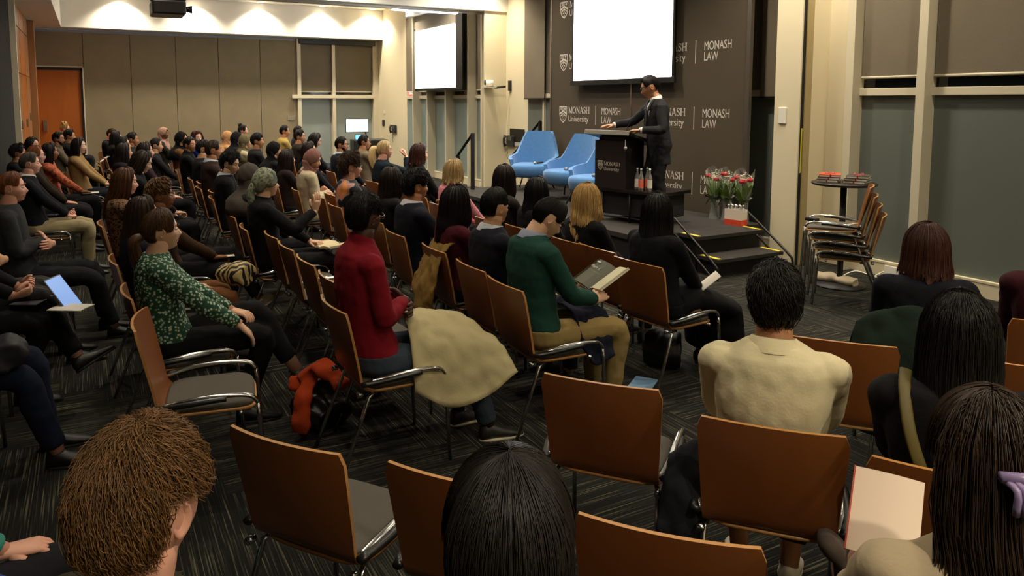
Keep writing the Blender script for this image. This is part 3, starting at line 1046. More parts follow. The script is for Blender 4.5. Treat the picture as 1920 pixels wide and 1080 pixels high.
def book(x, y, z, rz, w, h, th, cover, lab, group=None, cat='book'):
    t = empty('book', (x, y, z), rz, lab, cat, group)
    MB().box(-w / 2, w / 2, -h / 2, h / 2, 0.002, th - 0.002).build('pages', PAGES, t, False)
    q = MB()
    q.box(-w / 2 - 0.003, w / 2 + 0.002, -h / 2 - 0.002, h / 2 + 0.002, th - 0.003, th)
    q.box(-w / 2 - 0.003, w / 2 + 0.002, -h / 2 - 0.002, h / 2 + 0.002, 0, 0.003)
    q.box(-w / 2 - 0.004, -w / 2 - 0.001, -h / 2 - 0.002, h / 2 + 0.002, 0, th)
    q.build('cover', cover, t, False)
    return t


k = 0
for sx, (bxx, byy, rz) in enumerate([(-0.13, -0.06, 0.5), (0.10, 0.06, 0.35)]):
    for lv in range(3):
        zz = 1.05 + 0.026 * lv
        b_ = book(TX + bxx + 0.008 * lv, TY + byy, zz, rz + 0.08 * lv, 0.19, 0.24, 0.024, (COVER_O if lv == 2 and sx == 0 else COVER_D), '%s book of the %s ribbon-tied pile on the high table' % (('bottom', 'middle', 'top')[lv], ('left', 'right')[sx]), 'ribbon-tied gift books on the high table')
        q = MB()
        q.box(-0.006, 0.006, -0.124, 0.124, 0.0245, 0.0258)
        q.box(-0.1, 0.1, -0.006, 0.006, 0.0245, 0.0258)
        q.box(-0.006, 0.006, -0.1245, -0.1225, 0.0, 0.025)
        if lv == 2:
            for s in (-1, 1):
                q.tube(bez([(0, 0, 0.026), (0.03 * s, 0.01, 0.045), (0.04 * s, -0.01, 0.03), (0, 0, 0.028)], 4), 0.005, 5, flat=0.4)
        q.build('ribbon', RIB, b_, False)
# ------------------------------------------------------------------ conference chairs
PLY = ramp_mat('beech_ply_stained', 'noise', ['6e3e1a', '7c4820', '74421c'], (5, 5, 1.2), rough=0.38, detail=5, distortion=0.6)
PLYE = mat('ply_edge', 'b8844a', 0.4)
PAD = mat('seat_pad_grey', '57524a', 0.95, bump=(260, 0.35))
CHRM = mat('chair_chrome', 'c9c9c9', 0.15, 1.0)
ARMB = mat('arm_black', '1a1918', 0.3)


def make_chair():
    t = empty('conference_chair')
    # bent ply back that curves into the seat rear
    prof = [(-0.155, 0.432), (-0.185, 0.438), (-0.205, 0.46), (-0.215, 0.49), (-0.228, 0.56), (-0.245, 0.64), (-0.262, 0.72), (-0.28, 0.80), (-0.288, 0.838)]
    mb = MB()
    N = 14
    fr, bk = [], []
    for i, (y, z) in enumerate(prof):
        f = max(0, (z - 0.46) / 0.38)
        hw = 0.205 + 0.022 * f
        if i == len(prof) - 1:
            hw_ = hw - 0.016
        else:
            hw_ = hw
        a_, b_ = [], []
        for k in range(N + 1):
            u = -1 + 2 * k / N
            x = hw_ * u
            dy = -0.034 * (1 - u * u) * min(1, f * 1.6 + 0.05) + 0.012
            zz = z + (0.006 * (1 - u * u) if i == len(prof) - 1 else 0)
            a_.append((x, y + dy, zz))
            b_.append((x, y + dy - 0.012, zz - (0.001 if i == len(prof) - 1 else 0)))
        fr.append(a_)
        bk.append(b_)
    mb.rings([list(reversed(q)) for q in fr], 0, False, False)
    mb.rings(bk, 0, False, False)
    for q in (0, -1):
        mb.rings([fr[q], bk[q]] if q else [list(reversed(fr[q])), list(reversed(bk[q]))], 1, False, False)
    for s in (0, -1):
        vs = [q[s] for q in fr] + [q[s] for q in bk]
        n = len(prof)
        fs = [(i, i + 1, n + i + 1, n + i) for i in range(n - 1)]
        mb.add(vs, [tuple(reversed(f)) for f in fs] if s == 0 else fs, 1)
    mb.build('backrest', [PLY, PLYE], t)
    # seat: ply pan and upholstered pad
    def outline(k, y0=-0.19, y1=0.225, hw=0.215):
        pts = []
        n = 40
        for j in range(n):
            a = 2 * math.pi * j / n
            c, s = math.cos(a), math.sin(a)
            pts.append((hw * k * math.copysign(abs(c) ** 0.42, c), (y0 + y1) / 2 + (y1 - y0) / 2 * k * math.copysign(abs(s) ** 0.42, s)))
        return pts

    def dip(y):
        return -0.012 * max(0, (y - 0.12) / 0.1) ** 2
    rs = [[(x, y, z + dip(y)) for x, y in outline(k)] for z, k in ((0.424, 0.98), (0.424, 1.0), (0.436, 1.0), (0.436, 0.98))]
    MB().rings(rs).build('seat_pan', PLYE, t)
    rs = [[(x, y, z + dip(y)) for x, y in outline(k)] for z, k in ((0.437, 0.955), (0.447, 0.965), (0.458, 0.955), (0.463, 0.9), (0.464, 0.6))]
    MB().rings(rs).build('seat_pad', PAD, t)
    for s in (-1, 1):
        path = bez([(0.212 * s, -0.20, 0.475), (0.228 * s, -0.10, 0.497), (0.232 * s, 0.02, 0.508), (0.232 * s, 0.14, 0.506), (0.230 * s, 0.20, 0.492), (0.228 * s, 0.228, 0.46)], 5)
        MB().tube(path, 0.0145, 8, flat=0.75).build('side_rail', CHRM, t)
        path = bez([(0.226 * s, -0.215, 0.478), (0.246 * s, -0.10, 0.489), (0.248 * s, 0.02, 0.497), (0.246 * s, 0.09, 0.499)], 4)
        MB().tube(path, 0.017, 8, flat=0.8).build('arm_pad', ARMB, t)
        MB().tube([(0.228 * s, 0.226, 0.465), (0.232 * s, 0.232, 0.40), (0.238 * s, 0.252, 0.0)], 0.0105, 8).build('leg', CHRM, t)
        q = MB()
        q.tube([(0.185 * s, -0.13, 0.425), (0.20 * s, -0.17, 0.40), (0.222 * s, -0.33, 0.0)], 0.0105, 8)
        q.build('leg', CHRM, t)
    MB().tube([(-0.228, 0.15, 0.415), (0.228, 0.15, 0.415)], 0.010, 8).build('stretcher', CHRM, t)
    MB().tube([(-0.19, -0.13, 0.415), (0.19, -0.13, 0.415)], 0.010, 8).build('stretcher', CHRM, t)
    for s in (-1, 1):
        MB().tube([(0.208 * s, -0.205, 0.425), (0.208 * s, -0.235, 0.425)], 0.014, 10).build('linking_lug', CHRM, t)
    return t


CH0 = [make_chair(), False]


def chair(x, y, heading, label, group='audience chairs'):
    c = copy_tree(CH0[0]) if CH0[1] else CH0[0]
    CH0[1] = True
    c.location = (x, y, 0)
    c.rotation_euler = (0, 0, R(heading - 90))
    return tag(c, label, 'chair', group)


# ------------------------------------------------------------------ people
def smooth(a, b, x):
    t = max(0.0, min(1.0, (x - a) / (b - a)))
    return t * t * (3 - 2 * t)


def g(x, s):
    return math.exp(-(x / s) ** 2)


def skull(th, az, face=True):
    """point of the head surface; th polar from crown, az from the front (+y) to the right (+x)"""
    dx, dy, dz = math.sin(th) * math.sin(az), math.sin(th) * math.cos(az), math.cos(th)
    x, y, z = 0.075 * dx, 0.097 * dy, 0.118 * dz
    lo = smooth(0.0, -0.11, z)
    x *= 1 - 0.36 * lo
    if y < 0:
        y *= 1 - 0.55 * smooth(-0.01, -0.10, z)
    else:
        y *= 0.95
        y += 0.020 * smooth(-0.03, -0.1, z) * (1 - abs(dx))
    if z > 0:
        x *= 1 + 0.04 * math.sin(math.pi * dz)
    if face and dy > 0.0:
        y -= 0.006 * g(z - 0.008, 0.03) * dy
        y += 0.022 * g(x, 0.011) * g(z + 0.030, 0.017) + 0.012 * g(x, 0.010) * g(z + 0.008, 0.02)
        x_ = abs(x)
        x += math.copysign(0.004, x) * g(x_ - 0.014, 0.006) * g(z + 0.036, 0.01) if dy > 0.5 else 0
        y -= 0.011 * g(x_ - 0.031, 0.015) * g(z - 0.010, 0.012)
        y += 0.005 * g(x_ - 0.03, 0.03) * g(z - 0.034, 0.010)
        y += 0.005 * g(x_ - 0.042, 0.018) * g(z + 0.024, 0.02)
        y += 0.008 * g(x, 0.024) * g(z + 0.062, 0.012) - 0.006 * g(x, 0.026) * g(z + 0.0625, 0.0028)
        y -= 0.004 * g(x, 0.03) * g(z + 0.082, 0.008)
        y += 0.009 * g(x, 0.022) * g(z + 0.100, 0.016)
    return Vector((x, y, z))


def head_into(mb, M, nt=40, na=56):
    rs = []
    for i in range(nt + 1):
        th = math.pi * (i + 0.35) / (nt + 0.9)
        rs.append([skull(th, -2 * math.pi * k / na) for k in range(na)])
    # lips get their own slot
    o = len(mb.v)
    f0 = len(mb.f)
    mb.rings(rs, 0, True, True, M)
    loc = [p for r in rs for p in r]
    for fi in range(f0, len(mb.f)):
        f = mb.f[fi]
        if len(f) == 4:
            c = sum((loc[i - o] for i in f), Vector()) / 4
            if c.y > 0.07 and (c.x / 0.024) ** 2 + ((c.z + 0.0625) / 0.0085) ** 2 < 1:
                mb.m[fi] = 1
    for s in (-1, 1):      # ears
        E = M @ Matrix.Translation((0.070 * s, -0.008, -0.004)) @ Matrix.Scale(0.92, 4) @ Matrix.Rotation(R(-28 * s), 4, 'Z') @ Matrix.Rotation(R(-8), 4, 'X')
        ring = []
        for k in range(14):
            a = 2 * math.pi * k / 14
            rr = 1 - 0.28 * smooth(0.2, 1, -math.sin(a))
            ring.append((0, 0.017 * rr * math.cos(a), 0.031 * math.sin(a)))
        rs = []
        for (k, xx) in ((0.8, -0.012), (1.0, 0.0), (1.08, 0.006), (1.0, 0.010), (0.8, 0.009), (0.55, 0.004), (0.3, 0.003)):
            rs.append([(xx * s, p[1] * k, p[2] * k) for p in ring])
        if s < 0:
            rs = [list(reversed(r)) for r in rs]
        mb.rings(rs, 0, True, True, E)


def hand_into(mb, W_, d, palm, side, curl=0.5, spread=0.0, L=1.0, mi=0):
    """hand at wrist W_, pointing d, palm facing 'palm'; side +1 = right hand"""
    Y = Vector(d).normalized()
    Z = -(Vector(palm) - Y * Vector(palm).dot(Y)).normalized()
    X = Y.cross(Z)
    M = Matrix((X, Y, Z)).transposed().to_4x4()
    M.translation = Vector(W_)
    M = M @ Matrix.Scale(L, 4)
    def ell(y, rx, rz, x=0, z=0):
        return [(x + rx * math.copysign(abs(math.cos(a)) ** 0.8, math.cos(a)), y, z + rz * math.sin(a)) for a in [2 * math.pi * k / 12 for k in range(12)]]
    mb.rings([list(reversed(r)) for r in (ell(-0.03, 0.026, 0.02), ell(0.0, 0.027, 0.018), ell(0.03, 0.035, 0.016), ell(0.07, 0.041, 0.014), ell(0.092, 0.038, 0.011, 0, -0.001))], mi, True, True, M)
    for k, (x, ln) in enumerate([(-0.030, 0.066), (-0.010, 0.077), (0.010, 0.072), (0.029, 0.056)]):
        x = -x * side
        a = 0.18 + 0.06 * k * curl
        p = Vector((x, 0.085, 0))
        pts = [Vector((x * 0.9, 0.065, 0)), p.copy()]
        ang = 0.0
        for sgm in (0.45, 0.32, 0.25):
            ang += (0.15 + curl * (0.75 + 0.12 * k))
            p = p + Vector((x * spread * 0.6, math.cos(ang), -math.sin(ang))).normalized() * ln * sgm
            pts.append(p.copy())
        mb.tube(pts, [0.0095, 0.0098, 0.0088, 0.0082, 0.0062], 7, mi, M=M)
    sx = -side * -1
    pts = [Vector((-0.022 * side, 0.018, -0.006)), Vector((-0.040 * side, 0.042, -0.014)), Vector((-0.050 * side, 0.068, -0.022 - 0.008 * curl)), Vector((-0.046 * side, 0.092, -0.030 - 0.012 * curl))]
    mb.tube(pts, [0.014, 0.0125, 0.0105, 0.0075], 7, mi, M=M)
    return M


def ik(a, c, l1, l2, pole):
    a, c, pole = Vector(a), Vector(c), Vector(pole)
    d = c - a
    D = d.length
    if D > (l1 + l2) * 0.995:
        c = a + d * ((l1 + l2) * 0.995 / D)
        d = c - a
        D = d.length
    x = (l1 * l1 - l2 * l2 + D * D) / (2 * D)
    h = math.sqrt(max(0.0, l1 * l1 - x * x))
    n = d / D
    p = pole - n * pole.dot(n)
    p.normalize()
    return a + n * x + p * h, c


SKIN = {1: 'e0b394', 2: 'd3a07c', 3: 'b9825c', 4: '8a5a3c', 5: '4a2e20', 6: 'e2a890'}
HAIRM = {}


def hairmat(col):
    if col in HAIRM:
        return HAIRM[col]
    m = mat('hair', col, 0.45, spec=0.3, island=0.5)
    HAIRM[col] = m
    return m


ARMS = {
    # wrist positions (right, left), palms, finger directions, curl
    'lap': (((0.07, 0.24, 0.60), (-0.2, 1, -0.15), (0, 0, -1), 0.3), ((-0.09, 0.22, 0.60), (0.3, 1, -0.15), (0, 0, -1), 0.3)),
    'clasp': (((0.06, 0.25, 0.64), (-0.8, 0.6, 0), (0, -0.6, -0.6), 0.8), ((-0.05, 0.26, 0.62), (0.8, 0.6, 0), (0, -0.6, 0.5), 0.8)),
    'crossed': (((0.02, 0.115, 0.80), (-1, -0.30, 0.12), (0, -1, 0), 0.12), ((-0.01, 0.155, 0.76), (1, -0.30, 0.10), (0, -1, 0), 0.12)),
    'book': (((0.12, 0.30, 0.70), (-0.3, 0.8, 0.1), (-0.6, 0, 0.5), 0.8), ((-0.12, 0.30, 0.70), (0.3, 0.8, 0.1), (0.6, 0, 0.5), 0.8)),
    'write': (((0.10, 0.30, 0.63), (-0.5, 0.8, -0.1), (0, 0, -1), 0.9), ((-0.12, 0.26, 0.62), (0.5, 0.8, 0), (0, 0, -1), 0.3)),
    'chin': (((0.10, 0.10, 1.00), (-0.35, 0.2, 1), (-0.4, -1, 0), 0.9), ((-0.02, 0.22, 0.66), (0.8, 0.5, 0), (0, 0, -1), 0.4)),
    'cheekl': (((0.05, 0.22, 0.64), (-0.8, 0.5, 0), (0, 0, -1), 0.4), ((-0.10, 0.08, 1.02), (0.2, 0.1, 1), (0.6, -0.8, 0), 0.5)),
    'raise': (((0.17, 0.24, 1.05), (0.1, 0.1, 1), (-1, 0.2, 0), 0.2), ((-0.08, 0.26, 0.60), (0.3, 1, -0.1), (0, 0, -1), 0.4)),
    'eye': (((0.13, 0.16, 1.14), (-0.3, -0.2, 1), (-0.6, -0.7, 0), 0.7), ((-0.08, 0.24, 0.60), (0.3, 1, -0.1), (0, 0, -1), 0.4)),
    'knee': (((0.16, 0.30, 0.585), (0.1, 0.8, -0.55), (0, -0.3, -1), 0.25), ((-0.04, 0.30, 0.62), (0.5, 0.8, -0.2), (0, 0, -1), 0.4)),
    'wide': (((0.16, 0.26, 0.62), (-0.2, 1, -0.1), (0, 0, -1), 0.4), ((-0.16, 0.26, 0.62), (0.2, 1, -0.1), (0, 0, -1), 0.4)),
}
LEGS = {
    'flat': ((0.11, 0.40, 0.085), (-0.11, 0.42, 0.085)),
    'cross': ((-0.06, 0.62, 0.26), (-0.06, 0.32, 0.085)),
    'crossl': ((0.06, 0.32, 0.085), (0.08, 0.62, 0.26)),
    'out': ((0.13, 0.56, 0.085), (-0.12, 0.50, 0.085)),
    'tuck': ((0.09, 0.24, 0.085), (-0.09, 0.28, 0.085)),
}

CLOTH = {}


def clothmat(name, col):
    if name.startswith('!'):
        if name not in CLOTH:
            if name == '!floral':
                CLOTH[name] = ramp_mat('green_floral_cloth', 'voronoi', ['c2ccb8', 'aebda8', '1b4a32', '143c28'], (62, 62, 62), rough=0.85, pos=[0, 0.30, 0.46, 1], interp='LINEAR')
            elif name == '!leopard':
                CLOTH[name] = ramp_mat('leopard_cloth', 'noise', ['1c120c', '7a5638', '8a6644', '2a1a10'], (40, 40, 40), rough=0.8, pos=[0.42, 0.48, 0.56, 0.62])
            elif name == '!orange':
                CLOTH[name] = ramp_mat('orange_print_cloth', 'noise', ['6a2414', 'a8481c', 'b8642c', 'a83848'], (25, 25, 25), rough=0.8, pos=[0.4, 0.48, 0.55, 0.65])
            elif name == '!bigflower':
                CLOTH[name] = ramp_mat('black_flower_cloth', 'noise', ['101014', '121216', '8a93b0', 'c8784c', 'd88a50'], (7, 7, 7), rough=0.7, pos=[0.0, 0.52, 0.55, 0.60, 0.68], detail=1.5)
            elif name == '!stripe':
                CLOTH[name] = ramp_mat('pinstripe_black_cloth', 'wave', ['0c0b0c', '0f0e0f', '45423f'], (9, 0, 0), rough=0.8, pos=[0, 0.8, 1])
            elif name == '!plaid':
                CLOTH[name] = ramp_mat('pink_check_cloth', 'wave', ['c87880', 'd89098', 'b8646c'], (18, 18, 18), rough=0.8)
            elif name == '!batik':
                CLOTH[name] = ramp_mat('sage_print_scarf', 'noise', ['4c5848', '7c8270', '98987f', '5c6450'], (24, 24, 24), rough=0.8, pos=[0.4, 0.48, 0.56, 0.62])
            elif name == '!bluegreen':
                CLOTH[name] = ramp_mat('blue_green_print', 'noise', ['1a4c78', '2a8090', '388c70', '1c3c90'], (9, 9, 9), rough=0.8, pos=[0.38, 0.48, 0.56, 0.64])
        return CLOTH[name]
    return mat('cloth_' + name, col, 0.9, bump=(90, 0.12), spec=0.2)


def remesh(o, vox, sm=4, folds=0.012, fsize=0.09, seed=0):
    m = o.modifiers.new('remesh', 'REMESH')
    m.mode = 'VOXEL'
    m.voxel_size = vox
    m.use_smooth_shade = True
    s = o.modifiers.new('smooth', 'SMOOTH')
    s.factor = 0.6
    s.iterations = sm
    if folds:
        key = 'folds%.3f' % fsize
        tx = bpy.data.textures.get(key)
        if tx is None:
            tx = bpy.data.textures.new(key, 'CLOUDS')
            tx.noise_scale = fsize
            tx.noise_depth = 1
        d = o.modifiers.new('folds', 'DISPLACE')
        d.texture = tx
        d.texture_coords = 'GLOBAL'
        d.strength = folds
        d.mid_level = 0.5
    return o


def hair_len_path(az, sty, Lh, thick, wave, rnd, tt, lift=0.0):
    """position along a hair path; tt 0 crown .. 1 tip; returns head-local point"""
    a = abs(az)
    if sty['long'] and a > sty['open']:
        th_e = R(92)
        Ls = 0.16
        tot = Ls + Lh
        s = tt * tot
        if s < Ls:
            th = th_e * s / Ls + 0.02
            p = skull(th, az, False)
            n = p.normalized()
            return p + n * (thick * smooth(0, 0.5, th) * 0.9 + 0.008 + lift)
        dn = s - Ls
        p = skull(th_e, az, False)
        n = Vector((p.x, p.y, 0)).normalized()
        p = p + n * (thick + 0.008 + lift)
        f = dn / max(Lh, 0.01)
        back = smooth(0.04, 0.2, dn)
        p.x *= 1 + 0.06 * math.sin(min(dn / 0.12, 1) * math.pi / 2) * sty.get('flare', 1) - 0.30 * smooth(0.45, 1.0, f) * sty.get('taper', 1)
        if p.y < 0:
            p.y += -0.035 * back
        else:
            p.y -= 0.02 * back
        p.z -= dn
        p += n * (wave * math.sin(dn * 38 + az * 3) * smooth(0.03, 0.12, dn))
        return p
    # cap path down to the hairline
    if sty.get('slick'):
        pass
    ad = math.degrees(a)
    if ad < 30:
        e = sty['front']
    elif ad < 70:
        e = sty['front'] + (sty['temple'] - sty['front']) * smooth(30, 62, ad)
    elif ad < 84:
        e = sty['temple']
    elif ad < 112:
        e = sty.get('ear', 74)
    else:
        e = 74 + (sty['nape'] - 74) * smooth(110, 126, ad)
    th = R(e) * tt + 0.01
    p = skull(th, az, False)
    n = Vector((p.x, p.y, p.z * 0.8)).normalized()
    k = thick * (1 - 0.75 * smooth(0.45, 1.0, tt)) * (1 - 0.35 * math.exp(-((ad - 95) / 28) ** 2)) + 0.003 + lift
    if ad < 40 and sty.get('quiff'):
        k += sty['quiff'] * smooth(0.4, 0.85, tt) * (1 - smooth(0.9, 1.0, tt)) * (1 - ad / 45)
    return p + n * k


STY = {
    'short': dict(long=False, front=47, temple=86, nape=122, open=0),
    'crop': dict(long=False, front=46, temple=80, nape=112, open=0),
    'fringe': dict(long=False, front=58, temple=86, nape=122, open=0),
    'afro': dict(long=False, front=52, temple=84, nape=124, open=0),
    'long': dict(long=True, front=46, temple=88, nape=122, open=R(66)),
    'behind': dict(long=True, front=46, temple=84, nape=122, open=R(104)),
    'bob': dict(long=True, front=50, temple=90, nape=122, open=R(64), taper=-0.35),
    'tied': dict(long=False, front=46, temple=92, nape=124, open=0, ear=84),
}


def build_hair(parent, HM, style, col, thick=0.016, Lh=0.4, wave=0.0, strands=400, srad=0.0016, curly=0.0, seed=1, quiff=0.0, mess=0.006, name='hair'):
    sty = dict(STY[style])
    sty['quiff'] = quiff
    rnd = random.Random(seed)
    mb = MB()
    NA, NT = 64, 22
    rs = []
    for i in range(NT + 1):
        tt = i / NT
        row = []
        for k in range(NA):
            az = -math.pi + 2 * math.pi * k / NA
            wob = 1 + 0.25 * math.sin(az * 23 + seed) * (1 if sty['long'] else 0.4)
            p = hair_len_path(az, sty, Lh, thick * wob, wave, rnd, tt)
            if curly:
                nn = noise.noise(p * 55 + Vector((seed, 0, 0)))
                p = p + p.normalized() * curly * nn * (1 - tt * 0.4)
            if i == NT and not (sty['long'] and abs(az) > sty['open']):
                p = skull(R(4), 0, False) * 0 + p * 0.93
            if sty['long'] and i == NT:
                p = p + Vector((0, 0, 0.03 * math.sin(az * 9 + seed)))
            row.append(tuple(p))
        rs.append(row)
    rs = [list(r) for r in rs]
    mb.rings(rs, 0, False, True, HM)
    mb.f.append([len(mb.v) - len(rs) * NA + k for k in range(NA)])
    mb.m.append(0)
    for s in range(strands):
        az = rnd.uniform(-math.pi, math.pi)
        lift = rnd.uniform(-0.002, mess)
        t0 = rnd.uniform(0.0, 0.35) if not curly else rnd.uniform(0.0, 0.8)
        t1 = min(1.0, t0 + rnd.uniform(0.5, 0.9)) if not curly else min(1.0, t0 + rnd.uniform(0.2, 0.45))
        if sty['long'] and abs(az) > sty['open']:
            t0, t1 = rnd.uniform(0.0, 0.5), rnd.uniform(0.8, 1.04)
        n = 9 if sty['long'] else 6
        da = rnd.uniform(-0.12, 0.12)
        ph = rnd.uniform(0, 6.28)
        ca = (curly or 0) * rnd.uniform(0.5, 1.2)
        pts = []
        for i in range(n + 1):
            tt = t0 + (t1 - t0) * i / n
            a2 = az + da * i / n
            if sty['long'] and abs(az) > sty['open'] and abs(a2) < sty['open']:
                a2 = math.copysign(sty['open'] + 0.01, az)
            p = hair_len_path(a2, sty, Lh, thick, wave, rnd, min(tt, 1.05), lift + (mess * 0.8 * (i / n) if curly else 0))
            if curly:
                p = p + Vector((math.cos(ph + i * 1.1), math.sin(ph + i * 1.1), math.cos(ph * 2 + i * 0.9))) * ca
            pts.append(p)
        rr = [srad] * n + [srad * 0.3]
        mb.tube(pts, rr, 3, 0, False, M=HM)
    return mb.build(name, hairmat(col), parent)


def tail(parent, HM, col, pts, rad, strands=120, seed=3, name='ponytail', srad=0.0018):
    mb = MB()
    P = bez(pts, 5)
    n = len(P)
    rr = [rad * (0.45 + 0.55 * math.sin(math.pi * min(1, (i / (n - 1)) * 0.9 + 0.08))) for i in range(n)]
    mb.tube(P, rr, 14, 0, M=HM)
    rnd = random.Random(seed)
    for s in range(strands):
        a = rnd.uniform(0, 6.28)
        k = rnd.uniform(0.85, 1.15)
        i0 = rnd.randint(0, n // 2)
        q = []
        for i in range(i0, n):
            q.append(P[i] + Vector((math.cos(a), math.sin(a) * 0.8, 0)) * rr[i] * k)
        if len(q) > 2:
            mb.tube(q, srad, 3, 0, False, M=HM)
    return mb.build(name, hairmat(col), parent)


def headscarf(parent, HM, BM, matl, drape=0.16, seed=1, vol=0.016, yaw=0.0):
    """hood round the face with folds, and a cowl over neck, shoulders and chest"""
    mb = MB()
    NA, NT = 60, 18
    rs = []
    for i in range(NT + 1):
        tt = i / NT
        row = []
        for k in range(NA):
            az = -math.pi + 2 * math.pi * k / NA
            ad = abs(math.degrees(az))
            e = 47 + (100 - 47) * smooth(15, 72, ad) + 43 * smooth(72, 110, ad)
            th = R(e) * tt + 0.01
            p = skull(th, az, False)
            v = vol * (0.6 + 0.6 * smooth(60, 150, ad)) * (0.9 + 0.12 * math.sin(az * 7 + th * 9 + seed))
            if i == NT and ad < 60:
                v = 0.004
            p = p + Vector((p.x, p.y, p.z * 0.7)).normalized() * (v + 0.006)
            row.append(tuple(p))
        rs.append(row)
    mb.rings(rs, 0, False, True, HM)
    HMb = BM.inverted() @ HM
    # cowl: rings from chin / nape down to shoulders, expressed in body space
    jaw = HMb @ Vector((0, 0, -0.06))
    prof = [(0.055, 0.088, 0.098, 0.0), (0.02, 0.088, 0.098, 0.0), (-0.03, 0.084, 0.092, 0.0), (-0.07, 0.095, 0.098, -0.01), (-0.12, 0.15, 0.125, -0.02), (-0.15, 0.19, 0.145, -0.02), (-0.15 - drape * 0.5, 0.205, 0.155, -0.02), (-0.15 - drape, 0.20, 0.16, -0.02)]
    if drape <= 0:
        prof = prof[:5]
        prof[4] = (-0.10, 0.12, 0.11, -0.015)
    rs = []
    for (dz, rx, ry, dy) in prof:
        row = []
        for k in range(48):
            a = 2 * math.pi * k / 48
            w = 1 + 0.04 * math.sin(a * 6 + dz * 40 + seed)
            z = jaw.z + dz
            fr = smooth(-0.45, 0.35, math.sin(a))
            if dz > -0.05:
                z = z * (1 - fr) + (jaw.z - 0.045 - (0.06 - dz) * 0.25) * fr
            cy = jaw.y * (1 - smooth(0, 0.15, -dz)) + -0.125 * smooth(0, 0.15, -dz)
            cx = jaw.x * (1 - smooth(0, 0.12, -dz))
            yy = ry * math.sin(a) * w
            if dz > -0.05 and yy > 0:
                yy *= 0.80
            xx = rx * math.cos(a) * w
            ya = yaw * (1 - smooth(0.0, 0.13, -dz))
            row.append((cx + xx * math.cos(ya) - yy * math.sin(ya), cy + dy + xx * math.sin(ya) + yy * math.cos(ya), z))
        rs.append(row)
    mb.rings(list(reversed(rs)), 0, False, True, BM)
    o = mb.build('headscarf', matl, parent)
    s = o.modifiers.new('thickness', 'SOLIDIFY')
    s.thickness = 0.006
    s.offset = 1
    return o


def glasses(parent, HM, col='1a1614', r=0.021, lens=True):
    mb = MB()
    for s in (-1, 1):
        ring = [(0.031 * s + r * 1.15 * math.cos(a), 0.104 - 0.006 * abs(math.cos(a)), 0.006 + r * 0.85 * math.sin(a)) for a in [2 * math.pi * k / 18 for k in range(19)]]
        mb.tube(ring, 0.0019, 5, 0, M=HM)
        mb.tube([(0.054 * s, 0.098, 0.012), (0.075 * s, 0.075, 0.012), (0.078 * s, 0.0, 0.006), (0.077 * s, -0.02, -0.006)], 0.0018, 5, 0, M=HM)
    mb.tube([(-0.009, 0.106, 0.012), (0.009, 0.106, 0.012)], 0.0018, 5, 0, M=HM)
    return mb.build('glasses', mat('spectacle_frame', col, 0.3), parent)


